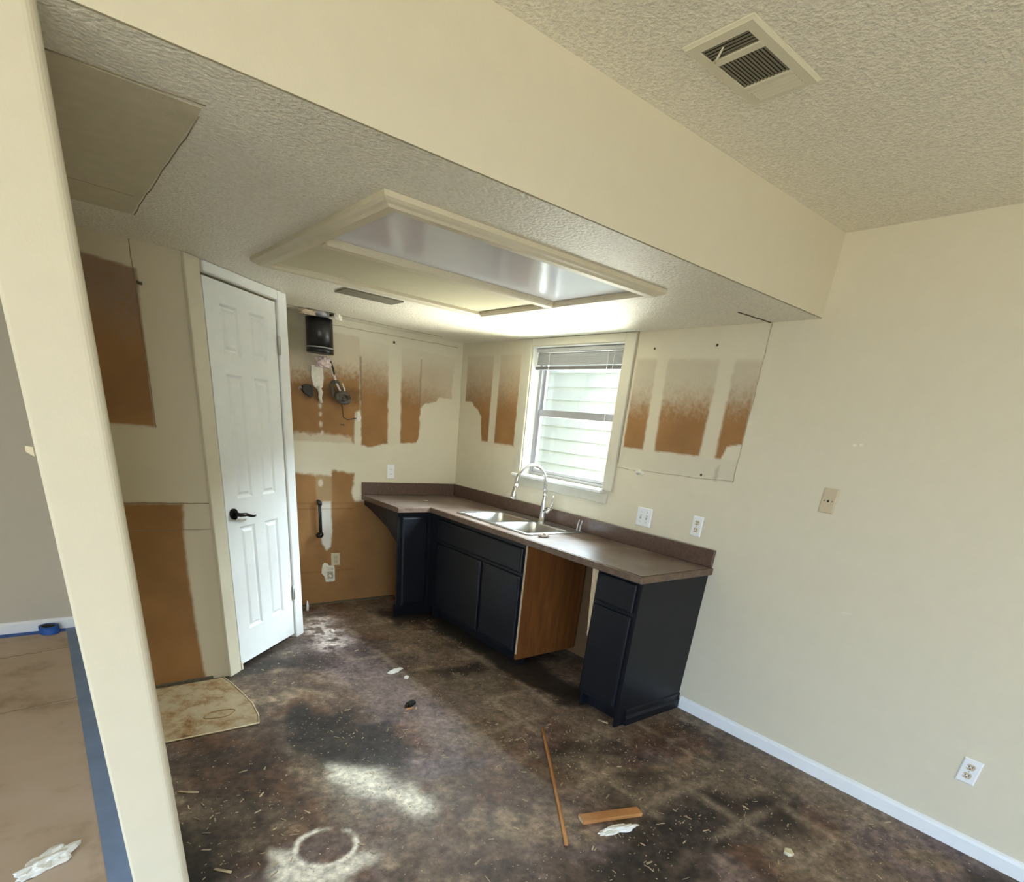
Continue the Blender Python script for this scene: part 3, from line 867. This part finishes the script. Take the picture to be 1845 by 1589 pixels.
h = MB().box(-.6445, -.002, CY - .0105, CY + .0025, Z_0 - .002, Z_1 - .0015, .003); local(ct, h).build('end_edge', M['lamedge'], ct)
h = MB().box(-.926, -.021, -.020, -.0015, Z_1, 1.015, .003); local(ct, h).build('backsplash', M['lam'], ct)
h = MB().box(-.020, -.0015, CY, -.0015, Z_1, 1.015, .003); local(ct, h).build('backsplash', M['lam'], ct)

# ------------------------------------------------------------------ sink
def rrect(x0, x1, y0, y1, r, z, n=5):
    pts = []
    for (cx, cy, a0) in ((x1 - r, y1 - r, 0), (x0 + r, y1 - r, HP), (x0 + r, y0 + r, 2 * HP), (x1 - r, y0 + r, 3 * HP)):
        for k in range(n + 1):
            a = a0 + HP * k / n
            pts.append((cx + r * math.cos(a), cy + r * math.sin(a), z))
    return pts
sn = thing('kitchen_sink', (-.30, -1.32, .914), 'stainless steel double bowl sink set in the brown countertop', 'sink')
bowls = [(-.520, -.165, -1.300, -.945), (-.520, -.165, -1.695, -1.345)]
h = MB()
# rim plate with two openings, made of strips
X_0, X_1, Y_0, Y_1 = -.562, -.038, -1.742, -.898
zr0, zr1 = .9145, .920
xs = [X_0, -.520, -.165, X_1]; ys = [Y_0, -1.695, -1.345, -1.300, -.945, Y_1]
for i in range(3):
    for j in range(5):
        if not (i == 1 and j in (1, 3)):
            h.box(xs[i], xs[i + 1], ys[j], ys[j + 1], zr0, zr1)
rim = local(sn, h).build('rim', M['steel'], sn)
h = MB()
for (i0, i1) in ((0, .006), ):
    h.loft([rrect(X_0 - .004, X_1 + .004, Y_0 - .004, Y_1 + .004, .03, zr0), rrect(X_0 - .004, X_1 + .004, Y_0 - .004, Y_1 + .004, .03, zr1 + .002),
            rrect(X_0 + .008, X_1 - .008, Y_0 + .008, Y_1 - .008, .025, zr1 + .002), rrect(X_0 + .010, X_1 - .010, Y_0 + .010, Y_1 - .010, .024, zr1)], False, False)
local(sn, h).build('rim_lip', M['steel'], sn)
for (a, b2, c2, d2) in bowls:
    h = MB().loft([rrect(a - .004, b2 + .004, c2 - .004, d2 + .004, .004, zr1 + .001), rrect(a + .006, b2 - .006, c2 + .006, d2 - .006, .035, zr1 - .006), rrect(a + .010, b2 - .010, c2 + .010, d2 - .010, .04, .80),
                   rrect(a + .030, b2 - .030, c2 + .030, d2 - .030, .05, .745)], False, True)
    bo = local(sn, h).build('bowl', M['steel'], sn)
    cx, cy = (a + b2) / 2, (c2 + d2) / 2
    h = MB().tube([(cx, cy, .7455), (cx, cy, .749)], .042, 16); local(sn, h).build('drain', M['darkmetal'], bo)

# ------------------------------------------------------------------ faucet
fa = thing('faucet', (-.092, -1.345, .920), 'chrome high-arc pull-down kitchen faucet behind the sink', 'faucet')
h = MB().loft([[(0.030 * s * math.cos(k * math.pi / 10), 0.030 * s * math.sin(k * math.pi / 10), z) for k in range(20)] for s, z in
               ((1, 0.0005), (1, .006), (.80, .012), (.74, .05), (.68, .09), (.60, .13), (.46, .18), (.42, .20))])
h.build('body', M['chrome'], fa)
arc = [(0, 0, .195), (-.004, 0, .25), (-.010, 0, .29)]
for k in range(13):
    a = math.pi * k / 12
    arc.append((-.140 + .128 * math.cos(a) - .0, .012 * k / 12, .29 + .108 * math.sin(a)))
arc.append((-.273, .012, .262))
MB().tube(arc, .0115, 12).build('neck', M['chrome'], fa)
MB().tube([(-.272, .012, .266), (-.276, .012, .240), (-.286, .013, .185), (-.289, .013, .165)], [.014, .0175, .021, .019], 14).build('spray_head', M['chrome'], fa)
MB().tube([(.002, -.015, .075), (.004, -.045, .085), (.006, -.075, .108)], [.020, .017, .014], 12).build('handle_hub', M['chrome'], fa)
MB().tube([(.006, -.072, .105), (.008, -.080, .14), (.009, -.084, .20)], [.008, .006, .005], 10).build('handle_lever', M['chrome'], fa)

# things lying on the counter
def crumple(name, loc, rx, ry, rz_, seed, mat, label, cat, n=3, rot=0.0, flat=.0):
    bm = bmesh.new()
    bmesh.ops.create_icosphere(bm, subdivisions=n, radius=1)
    rnd = random.Random(seed)
    off = [Vector((rnd.uniform(-9, 9), rnd.uniform(-9, 9), rnd.uniform(-9, 9))) for _ in range(3)]
    from mathutils import noise as mn
    for v in bm.verts:
        d = mn.noise(v.co * 1.7 + off[0]) * .55 + mn.noise(v.co * 4 + off[1]) * .28
        p = v.co * (1 + d)
        v.co = Vector((p.x * rx, p.y * ry, max(p.z, -.55) * rz_))
    zmin = min(v.co.z for v in bm.verts)
    for v in bm.verts: v.co.z -= zmin
    me = bpy.data.meshes.new(name); bm.to_mesh(me); bm.free()
    me.materials.append(mat)
    o = bpy.data.objects.new(name, me); COL.objects.link(o)
    o.location = loc; o.rotation_euler = (0, 0, rot)
    return tag(o, label, cat)
crumple('crumpled_tissue', (-.475, -1.80, .9145), .036, .026, .017, 3, plain('soiled_tissue', (.55, .48, .40), .9, var=.35, scale=60), 'small soiled crumpled tissue on the countertop beside the sink', 'tissue')
cl_ = thing('plastic_clip', (-.060, -1.69, .922), 'pair of clear plastic prongs standing on the rear rim of the sink', 'clip')
for k, s in enumerate((0, -.028)):
    MB().tube([(0, s, 0), (.003, s + .002, .035), (.004, s - .008, .075)], [.006, .004, .003], 8).build('prong', M['clear'], cl_)
crumple('plaster_scrap', (-.50, -.33, .9145), .022, .014, .004, 9, M['plaster'], 'thin pale scrap lying on the countertop near the corner', 'scrap')

# ------------------------------------------------------------------ wall plates
def plate(name, u, z, face, label, w=.070, hgt=.115, mat=None, kind='outlet', rec=None, cat='outlet'):
    """face 'x': on the right wall (u=y); 'y': on the back wall (u=x)"""
    t = thing(name, (-.0005, u, z) if face == 'x' else (u, -.0005, z), label, cat)
    if face == 'x':
        t.rotation_euler = (0, 0, -HP)     # local x along -y, local -y to -x
    mat = mat or M['plastic']; rec = rec or M['ivory']
    def ring(i, y):
        return [(-w / 2 + i, y, -hgt / 2 + i), (w / 2 - i, y, -hgt / 2 + i), (w / 2 - i, y, hgt / 2 - i), (-w / 2 + i, y, hgt / 2 - i)]
    MB().loft([ring(0, 0), ring(0, -.004), ring(.005, -.0075)], smooth=False).build('cover_plate', mat, t)
    if kind == 'outlet':
        for zz in (.0205, -.0205):
            pts = [(.0165 * math.cos(a) if abs(math.cos(a)) < .99 else .0165, zz + max(-.0135, min(.0135, .017 * math.sin(a)))) for a in [2 * math.pi * k / 20 for k in range(20)]]
            so = MB().prism(pts, -.0025, 'y', -.0072).build('socket', rec, t)
            for xx, hh in ((-.0065, .0045), (.0065, .0037)):
                MB().box(xx - .0016, xx + .0016, -.0103, -.0096, zz - hh + .003, zz + hh + .003).build('slot', M['slot'], so)
            MB().tube([(0, -.0096, zz - .0075), (0, -.0103, zz - .0075)], .0026, 8).build('slot', M['slot'], so)
        MB().tube([(0, -.0074, 0), (0, -.0088, 0)], .003, 8).build('screw', M['alu'], t)
    elif kind == 'switches':
        n = 2
        for xx in (-.023, .023):
            MB().box(xx - .0055, xx + .0055, -.0085, -.0072, -.0125, .0125).build('toggle_slot', M['alu'], t)
            MB().prism([(-.008, -.002), (-.020, .006), (-.020, .012), (-.008, .009)], .008, 'x', xx - .004).build('toggle', M['plastic'], t)
            for zz in (.030, -.030):
                MB().tube([(xx, -.0074, zz), (xx, -.0086, zz)], .0026, 8).build('screw', M['alu'], t)
    elif kind == 'blank':
        for xx, rr_ in ((-.019, .003), (0, .0055), (.019, .003)):
            MB().tube([(xx, -.0072, 0), (xx, -.0090, 0)], rr_, 10).build('jack' if xx == 0 else 'screw', M['slot'] if xx == 0 else M['crackdark'], t)
    elif kind == 'decora':
        MB().box(-.0165, .0165, -.0092, -.0072, -.033, .033).build('receptacle', rec, t)
        for zz in (.017, -.017):
            for xx in (-.006, .006):
                MB().box(xx - .0012, xx + .0012, -.0099, -.0092, zz - .004, zz + .004).build('slot', M['slot'], t)
    return t
plate('switch_plate', -2.208, 1.106, 'x', 'white double switch plate above the backsplash', w=.118, kind='switches', cat='switch')
plate('wall_outlet', -2.600, 1.122, 'x', 'white outlet with two ivory sockets above the countertop end', cat='outlet')
plate('cable_plate', -3.281, 1.373, 'x', 'beige cover plate with a small cable jack on the bare right wall', mat=M['beige'], kind='blank', cat='wall plate')
plate('wall_outlet', -4.212, .368, 'x', 'white outlet low on the right wall above the baseboard', rec=M['beige'])
plate('wall_outlet', -.661, 1.104, 'y', 'white outlet on the back wall above the backsplash', kind='decora', rec=M['plastic'])
plate('wall_outlet', -1.165, .384, 'y', 'yellowed outlet low on the bare brown back wall', mat=M['ivory'], kind='decora', rec=M['beige'], w=.074, hgt=.105)
# switch seen edge-on on the partition's hidden side
t = thing('light_switch', (PXL + .0005, -2.905, 1.42), 'pale light switch sticking out of the partition seen edge on', 'switch')
MB().box(-.0012, 0, -.035, .035, -.057, .057).build('cover_plate', M['ivory'], t)
MB().prism([(-.004, -.010), (-.004, .010), (-.016, .012), (-.018, .0)], .008, 'y', -.004).build('toggle', M['ivory'], t)

# gas box: plaster blob with a fitting
gb = thing('gas_outlet_box', (-1.228, -.0008, .275), 'broken white gas outlet box low on the back wall', 'gas box')
MB().prism([(-.050, .070), (-.035, .085), (-.010, .078), (.0, .060), (.045, .055), (.050, .030), (.048, -.072), (.035, -.080), (-.030, -.078), (-.040, -.030), (-.062, -.005), (-.060, .030)], -.012, 'y', 0).build('box_flange', M['plaster'], gb)
MB().box(-.018, .032, -.0145, -.0122, -.052, .010).build('opening', M['crack'], gb)
MB().tube([(.005, -.012, -.025), (.005, -.030, -.025), (.005, -.034, -.020)], [.013, .013, .009], 10).build('valve', M['plaster'], gb)
MB().tube([(-.02, -.012, .045), (.012, -.018, .036), (.03, -.012, .03)], .007, 8).build('chipped_lip', M['plaster'], gb)

# gas stub pipe in front of the wall
gp = thing('gas_pipe', (-1.297, -.035, .60), 'dark vertical gas pipe with round valve on the brown wall', 'pipe')
MB().tube([(0, .034, .262), (0, .010, .262), (0, 0, .252), (0, 0, .02)], .0125, 10).build('pipe', M['black'], gp)
MB().tube([(0, 0, .235), (0, 0, .265)], .018, 10).build('coupling', M['black'], gp)
MB().tube([(.008, 0, .01), (-.012, -.012, .0), (-.034, -.024, -.002)], [.020, .026, .020], 12).build('valve', M['darkmetal'], gp)

# ------------------------------------------------------------------ exhaust duct and loose wiring
vd = thing('vent_duct', (-1.283, -.115, 1.90), 'black round vent duct hanging from a hole in the kitchen ceiling', 'duct')
MB().tube([(0, 0, 0), (0, 0, .030)], .093, 28).build('collar', M['black'], vd)
MB().tube([(0, 0, .030), (0, 0, .038)], .095, 28).build('ring', M['alu'], vd)
MB().tube([(0, 0, .038), (0, 0, .215)], .091, 28).build('pipe', M['black'], vd)
MB().tube([(0, 0, .215), (0, 0, .33)], .070, 20).build('upper_pipe', M['alu'], vd)
hb = MB()
hb.box(DX0 - .02, DX1 + .02, DY0 - .02, DY0, HK + .002, HM - .01).box(DX0 - .02, DX0, DY0, DY1, HK + .002, HM - .01).box(DX1, DX1 + .02, DY0, DY1, HK + .002, HM - .01)
hb.build('duct_hole_lining', M['crackdark'], ceiling_kitchen)
crumple('plaster_chunk', (-1.188, -.215, HK - .038), .030, .020, .028, 21, M['plaster'], 'white plaster chunk at the right rim of the duct hole', 'plaster')
crumple('plaster_flap', (-1.40, -.20, HK - .034), .055, .020, .018, 22, plain('torn_beige_paper', (.52, .42, .30), .9, var=.2), 'torn beige drywall flap at the left rim of the duct hole', 'plaster')
ins = crumple('insulation_tuft', (-1.255, -.10, 1.815), .055, .045, .045, 23, M['insul'], 'pink and white insulation tuft below the black duct', 'insulation', n=4)
pl = thing('joint_compound_plug', (-1.262, -.018, 1.66), 'cream plaster plug on the wall below the insulation', 'plaster')
MB().prism([(-.052, .165), (.030, .172), (.036, .09), (.028, .03), (.0, .0), (-.040, .03), (-.055, .09)], .017, 'y', 0).build('plug', M['plaster'], pl)
MB().tube([(-.008, 0, .03), (.008, -.008, -.01), (.002, -.006, -.045), (.012, -.002, -.08)], [.016, .018, .014, .010], 8).build('drip', M['plaster'], pl)
jb = thing('junction_box', (-1.350, -.03, 1.652), 'small black junction box with wires below the vent duct', 'junction box')
h = MB().prism([(-.040, .028), (-.015, .044), (.018, .042), (.034, .020), (.034, -.030), (.016, -.044), (-.012, -.028), (-.030, -.018), (-.046, .004)], .030, 'y', -.012); h.build('box', M['black'], jb)
MB().tube([(-.05, -.005, .015), (-.068, -.012, .022), (-.075, -.012, .005)], .006, 8).build('connector', M['alu'], jb)
wb_ = thing('conduit_coil', (-1.12, -.035, 1.60), 'grey flexible conduit coiled on the brown wall right of the duct', 'conduit')
def loop(cx, cz, rx, rz_, y, n=22, a0=0, a1=2 * math.pi):
    return [(cx + rx * math.cos(a0 + (a1 - a0) * k / n), y + .012 * math.sin(k * .9), cz + rz_ * math.sin(a0 + (a1 - a0) * k / n)) for k in range(n + 1)]
MB().tube(loop(-.020, .085, .034, .052, .0), .013, 8).build('coil', M['cable'], wb_)
MB().tube(loop(.030, .030, .050, .032, -.012), .015, 8).build('coil', M['cable'], wb_)
MB().tube(loop(.022, .028, .022, .012, -.012), .013, 8).build('coil', M['cable'], wb_)
MB().tube([(-.045, .0, .20), (-.03, -.01, .16), (-.015, -.008, .12), (.015, -.004, .07)], .008, 8).build('lead', M['insul'], wb_)
MB().tube([(-.07, .0, .29), (-.04, -.005, .22), (-.035, -.01, .18)], .008, 8).build('lead', M['black'], wb_)
MB().tube([(.035, .01, .13), (.05, .01, .095), (.06, .015, .06)], .006, 8).build('lead', M['plaster'], wb_)
hw = thing('hanging_wire', (-1.09, -.02, 1.58), 'thin dark wire hanging from the conduit to the plastered wall hole', 'wire')
MB().tube([(0, 0, 0), (.006, 0, -.04), (.012, .002, -.085), (.045, .004, -.10), (.10, .005, -.088), (.135, .012, -.082)], .0028, 6).build('wire', M['black'], hw)
crumple('plaster_dab', (-.952, -.008, 1.475), .024, .008, .040, 31, M['plaster'], 'white plaster dab around the wire hole in the back wall', 'plaster')

# ------------------------------------------------------------------ ceiling light box
lf = thing('ceiling_light_box', (-1.415, -2.015, HK), 'large square ceiling light box with cream trim and two panels', 'ceiling light')
LX0, LX1, LY0, LY1 = -2.070, -.760, -2.690, -1.350
def moulding(name, p0, p1, inward, w=.075, dz=.030):
    """mitred trim board from p0 to p1; inward = unit vector to the middle"""
    d = (Vector(p1) - Vector(p0)).normalized(); iv = Vector(inward)
    prof = [(0, 0), (0, -.014), (.010, -.020), (.022, -dz + .006), (.030, -dz), (w - .012, -dz), (w, -dz + .008), (w, 0)]
    r0, r1 = [], []
    for (a, z) in prof:
        r0.append(Vector(p0) + iv * a + d * a + Vector((0, 0, z)))
        r1.append(Vector(p1) + iv * a - d * a + Vector((0, 0, z)))
    h = MB().loft([r0, r1], smooth=False)
    return local(lf, h).build(name, M['trim'], lf)
z_ = HK - .0005
moulding('trim_board', (LX0, LY0, z_), (LX1, LY0, z_), (0, 1, 0))
moulding('trim_board', (LX1, LY1, z_), (LX0, LY1, z_), (0, -1, 0))
moulding('trim_board', (LX0, LY1, z_), (LX0, LY0, z_), (1, 0, 0))
moulding('trim_board', (LX1, LY0, z_), (LX1, LY1, z_), (-1, 0, 0))
h = MB().box(LX0 + .076, LX1 - .076, -2.065, -2.008, HK - .033, HK - .0005, .006); local(lf, h).build('divider', M['trim'], lf)
h = MB().box(LX0 + .076, LX1 - .076, LY0 + .076, -2.0655, HK - .009, HK - .001); local(lf, h).build('diffuser_panel', M['acryl'], lf)['label'] = 'grey translucent acrylic panel'
h = MB().box(LX0 + .076, LX1 - .076, -2.0075, LY1 - .076, HK - .009, HK - .001); local(lf, h).build('cover_panel', M['panel2'], lf)['label'] = 'opaque cream panel'

# kitchen ceiling register
kr = thing('ceiling_register', (-1.367, -1.10, HK), 'narrow grey register in the kitchen ceiling behind the light box', 'vent')
MB().box(-.168, .168, -.072, .072, -.003, -.0005).build('backing', M['ventdark'], kr)
MB().box(-.172, .172, -.078, -.064, -.008, -.0005).box(-.172, .172, .064, .078, -.008, -.0005).box(-.172, -.160, -.064, .064, -.008, -.0005).box(.160, .172, -.064, .064, -.008, -.0005).build('frame', M['ventslat'], kr)
for k in range(8):
    y = -.056 + k * .016
    MB().prism([(y - .0040, -.0060), (y + .0030, -.0085), (y + .0034, -.0075), (y - .0036, -.0050)], .318, 'x', -.159).build('slat', M['ventslat'], kr)

# living room ceiling vent
av = thing('air_vent', (-1.350, -3.326, HM), 'cream louvred air vent in the living room ceiling', 'vent')
av.scale = (1, 1, .62)
def vb(mb, name, mat):
    return mb.build(name, mat, av)
vw, vl = .170, .0985          # half sizes
def vring(i, z):
    return [(-vw + i, -vl + i, z), (vw - i, -vl + i, z), (vw - i, vl - i, z), (-vw + i, vl - i, z)]
# frame: outer sloped flange then flat face with an opening
oy0, oy1 = -.066, .066
f1 = MB()
f1.loft([vring(0, -.0005), vring(0, -.005), vring(.007, -.0125)], False, False, False)
for (xa, xb, ya, yb2) in ((-vw + .006, vw - .006, -vl + .006, oy0), (-vw + .006, vw - .006, oy1, vl - .006), (-vw + .006, -.136, oy0, oy1), (.150, vw - .006, oy0, oy1)):
    f1.box(xa, xb, ya, yb2, -.0135, -.010)
vb(f1, 'frame', M['ventpaint'])
vb(MB().box(-.138, .152, -.068, .068, -.0035, -.0005), 'backing', M['ventdark'])
vb(MB().box(-.082, -.060, -.0655, .0655, -.0155, -.004), 'divider', M['ventpaint'])
vb(MB().box(.072, .084, -.0655, .0655, -.0155, -.004), 'divider', M['ventpaint'])
for k in range(5):
    x = -.128 + k * .0115
    vb(MB().prism([(x - .0030, -.0085), (x + .0022, -.0105), (x + .0026, -.0095), (x - .0026, -.0075)], .130, 'y', -.065), 'slat', M['ventslat'])
for k in range(13):
    y = -.0595 + k * .0099
    vb(MB().prism([(y - .0026, -.0085), (y + .0020, -.0105), (y + .0024, -.0095), (y - .0022, -.0075)], .130, 'x', -.0595), 'slat', M['ventslat'])
for k in range(4):
    x = .095 + k * .016
    vb(MB().prism([(x - .010, -.006), (x + .006, -.0145), (x + .0075, -.0135), (x - .008, -.005)], .130, 'y', -.065), 'closed_slat', M['ventpaint'])
vb(MB().tube([(-.118, .012, -.012), (-.098, .040, -.022), (-.090, .052, -.024)], [.002, .0035, .004], 6), 'damper_lever', M['ventpaint'])

# ------------------------------------------------------------------ floor things
vp = thing('vinyl_remnant', (-2.58, -1.45, .0), 'stained beige vinyl flooring remnant in front of the alcove wall', 'flooring')
poly = [(PXR + .002, YW - .014), (-2.345, YW - .020), (-2.325, -1.25), (-2.305, -1.40), (-2.290, -1.55), (-2.300, -1.70), (-2.322, -1.785), (-2.50, -1.782), (-2.70, -1.772), (PXR + .002, -1.775)]
h = MB().prism(poly, .006, 'z', .0005); local(vp, h).build('sheet', M['vinyl'], vp)
rim_ = [(a, b2, .0065) for a, b2 in poly[1:]]
h = MB().tube([Vector(p) for p in rim_], .004, 6); local(vp, h).build('curled_edge', plain('pale_vinyl_edge', (.56, .46, .30), .7, var=.2, scale=30), vp)
ring_pts = []
for k in range(18):
    a = 2 * math.pi * k / 17
    ring_pts.append((-2.47 + .075 * math.cos(a) + .01 * math.sin(3 * a), -1.60 + .040 * math.sin(a), .0068))
h = MB().tube([Vector(p) for p in ring_pts], .0035, 6); local(vp, h).build('torn_blister', plain('brown_torn_backing', (.24, .13, .04), .8, var=.3, scale=40), vp)

st = MB().tube([(-1.002, -2.560, .010), (-1.10, -2.70, .0095), (-1.28, -2.955, .011), (-1.42, -3.155, .009), (-1.550, -3.337, .010)], .0095, 4).build('wood_strip', M['stick'])
tag(st, 'long thin orange wood strip lying on the kitchen floor', 'wood strip')
bk = thing('wood_block', (-1.245, -3.305, 0), 'short orange wood offcut lying beside the thin strip', 'wood block', rz=math.radians(-20))
MB().box(-.148, .148, -.026, .026, .0005, .020, .002).build('board', M['stick'], bk)
MB().box(-.1495, -.1485, -.022, .022, .003, .018).build('end_grain', M['rawedge'], bk)

def scrap(name, pts, z, thick, mat, label, cat, seed=0, sub=0):
    """torn flat scrap: polygon fan with curled rim"""
    cx = sum(p[0] for p in pts) / len(pts); cy = sum(p[1] for p in pts) / len(pts)
    rnd = random.Random(seed)
    n = len(pts)
    def ringz(s, zz, j):
        return [((p[0] - cx) * s, (p[1] - cy) * s, zz + rnd.uniform(0, j * min(1, thick * 90))) for p in pts]
    h = MB().loft([ringz(1, .0006, .0), ringz(1.0, thick, .012), ringz(.72, thick * 1.2 + .002, .006), ringz(.35, thick, .004)])
    o = h.build(name, mat, None, (cx, cy, z))
    return tag(o, label, cat)
crumple('paper_scrap', (-1.285, -3.385, .0006), .085, .022, .012, 41, M['tissue'], 'torn white paper scrap in front of the orange wood offcut', 'paper', n=4, rot=-.25)
crumple('paper_scrap', (-3.212, -2.430, .0046), .088, .034, .026, 52, M['tissue'], 'crumpled white paper on the kraft floor covering', 'paper', n=4, rot=.55)
crumple('paper_scrap', (-1.375, -1.505, .0006), .060, .018, .010, 43, M['tissue'], 'white paper scrap on the floor in front of the sink cabinet', 'paper', n=4, rot=.35)
crumple('paper_scrap', (-1.36, -1.625, .0006), .024, .014, .008, 44, M['tissue'], 'tiny white paper scrap nearer than the larger scrap by the sink cabinet', 'paper', n=3, rot=.8)
scrap('plaster_shard', [(-1.485, -.665), (-1.465, -.64), (-1.45, -.66), (-1.47, -.70)], 0, .008, M['plaster'], 'white plaster shard on the dusty floor right of the pantry door', 'plaster', 5)
o = MB().tube([(-1.470, -.135, .004), (-1.464, -.128, .05), (-1.462, -.118, .085)], [.011, .010, .004], 6).build('plastic_stub', M['plastic'])
tag(o, 'small upright white stub at the foot of the brown back wall', 'stub')
bb_ = thing('black_fitting', (-1.515, -1.962, 0), 'small black plastic fitting lying mid floor', 'fitting', rz=.4)
MB().box(-.030, .030, -.018, .018, .0005, .022, .004).build('body', M['black'], bb_)
MB().tube([(-.03, 0, .011), (-.045, .004, .010)], .008, 8).build('nib', M['black'], bb_)
MB().prism([(-.028, -.018), (.018, -.022), (.026, -.010), (-.012, -.002)], .004, 'z', .0005).build('wood_chip', M['stick'], None, (-1.545, -1.99, 0))
tag(bpy.data.objects['wood_chip'], 'orange wood chip beside the black plastic fitting', 'chip')
scrap('paint_flake', [(-.768, -3.868), (-.742, -3.858), (-.728, -3.878), (-.745, -3.902), (-.765, -3.895)], 0, .010, plain('cream_flake', (.72, .66, .45), .6), 'cream paint flake on the floor near the right baseboard', 'flake', 6)
scrap('wood_splinter', [(-2.775, -2.205), (-2.765, -2.198), (-2.700, -2.245), (-2.705, -2.254), (-2.74, -2.235)], 0, .002, M['chip'], 'pale wood splinter near the partition', 'splinter', 7)
scrap('wood_splinter', [(-1.512, -3.250), (-1.505, -3.240), (-1.455, -3.246), (-1.458, -3.256)], 0, .003, M['chip'], 'pale wood splinter between the long strip and the offcut', 'splinter', 8)
scrap('wood_splinter', [(-2.752, -2.748), (-2.745, -2.741), (-2.700, -2.788), (-2.706, -2.796)], 0, .002, M['chip'], 'pale wood splinter at the lower left by the partition end', 'splinter', 9)
scrap('wood_splinter', [(-.630, -2.640), (-.612, -2.630), (-.590, -2.690), (-.606, -2.700)], 0, .003, M['chip'], 'pale wood splinter at the toe of the end cabinet', 'splinter', 10)

# countless splinters and chips
rnd = random.Random(5)
db = MB()
def chip(x, y, L, wd, a, z=.0006, t=.003):
    ca, sa = math.cos(a), math.sin(a)
    k = [(-L, -wd * rnd.uniform(.4, 1)), (L * rnd.uniform(.5, 1), -wd), (L, wd * rnd.uniform(0, .6)), (-L * rnd.uniform(.6, 1), wd)]
    b0 = [(x + u * ca - v * sa, y + u * sa + v * ca, z) for u, v in k]
    b1 = [(x + u * .8 * ca - v * .8 * sa, y + u * .8 * sa + v * .8 * ca, z + t * rnd.uniform(.5, 1.5)) for u, v in k]
    db.loft([b0, b1], smooth=False)
for i in range(5200):
    x = rnd.uniform(-2.82, -.05); y = rnd.uniform(-4.6, -.1)
    if x > -.66 and y > -2.78: continue
    if x > -.95 and y > -.66: continue
    if x < -2.27 and y > -1.80: continue
    if abs(x + 1.245) < .17 and abs(y + 3.305) < .09: continue
    if abs((x + 1.002) * .817 - (y + 2.56) * .577) < .03: continue
    if y > -1.13 and (y + 1.13) > (x + 2.31) * .855 - .05: continue
    dn = float(fbm(np.array([x * 1.6]), np.array([y * 1.6]), 3, 3)[0])
    if rnd.random() > (dn - .33) * 1.6: continue
    s = rnd.random() ** 3
    chip(x, y, .003 + .018 * s, .0013 + .0042 * s * rnd.random(), rnd.gauss(.6, 1.0), t=.002)
for i in range(3600):
    x = rnd.uniform(-2.82, -.05); y = rnd.uniform(-4.4, -.1)
    if (x > -.66 and y > -2.78) or (x > -.95 and y > -.66) or (x < -2.27 and y > -1.80): continue
    if y > -1.13 and (y + 1.13) > (x + 2.31) * .855 - .05: continue
    if abs(x + 1.245) < .17 and abs(y + 3.305) < .09: continue
    if abs((x + 1.002) * .817 - (y + 2.56) * .577) < .03: continue
    chip(x, y, rnd.uniform(.0015, .005), rnd.uniform(.001, .0028), rnd.uniform(0, 6.28), t=.0012)
deb = db.build('wood_debris', M['chip'])
tag(deb, 'scattered pale wood chips and splinters over the dark floor', 'debris', kind='stuff')

# ---- left room: kraft paper, tape, roll
for k, (ya, yb2, lab) in enumerate(((.084, -.315, 'narrow kraft paper sheet against the far baseboard of the left room'), (-.305, -1.095, 'middle kraft paper sheet on the left room floor'), (-1.085, -3.6, 'nearest kraft paper sheet on the left room floor'))):
    h = MB()
    n = 10
    top = [(PXL - .030 - .6 * j / 1, 0) for j in range(2)]
    h.box(-5.6, PXL - .030, yb2, ya, .0006 + .0008 * (2 - k), .0022 + .0008 * (2 - k))
    o = h.build('kraft_paper_sheet', M['kraft'])
    tag(o, lab, 'floor paper', 'kraft paper floor covering')
for (a, b2, yy) in ((-3.40, -3.0, -1.09), (-3.40, -3.05, -.31)):
    ridge('dirty_seam', bpy.data.objects['kraft_paper_sheet.001'], jit((a, yy - .03, .0036), (b2, yy + .01, .0036), 10, .009, 15, 1), .0022, M['crackfine'], (0, 0, 0))
o = MB().box(PXL - .072, PXL - .0005, -3.4, .083, .0042, .0052).build('tape_strip', M['tapefaded'])
tag(o, 'dusty blue painter tape along the foot of the partition', 'tape')
o = MB().box(-5.6, PXL - .0735, .022, .085, .0042, .0052).build('tape_strip', M['tape'])
tag(o, 'bright blue painter tape along the far baseboard', 'tape')
tr_ = thing('tape_roll', (-3.145, .028, .0056), 'roll of blue painter tape lying against the far baseboard', 'tape roll')
def ann(r0, r1, z0, z1, n=28):
    c = lambda r, z: [(r * math.cos(2 * math.pi * k / n), r * math.sin(2 * math.pi * k / n), z) for k in range(n)]
    return MB().loft([c(r1, z0), c(r1, z1), c(r0, z1), c(r0, z0), c(r1, z0)], False, False)
ann(.040, .055, 0, .048).build('tape', M['tape'], tr_)
ann(.037, .0398, .0, .048).build('core', M['core'], tr_)
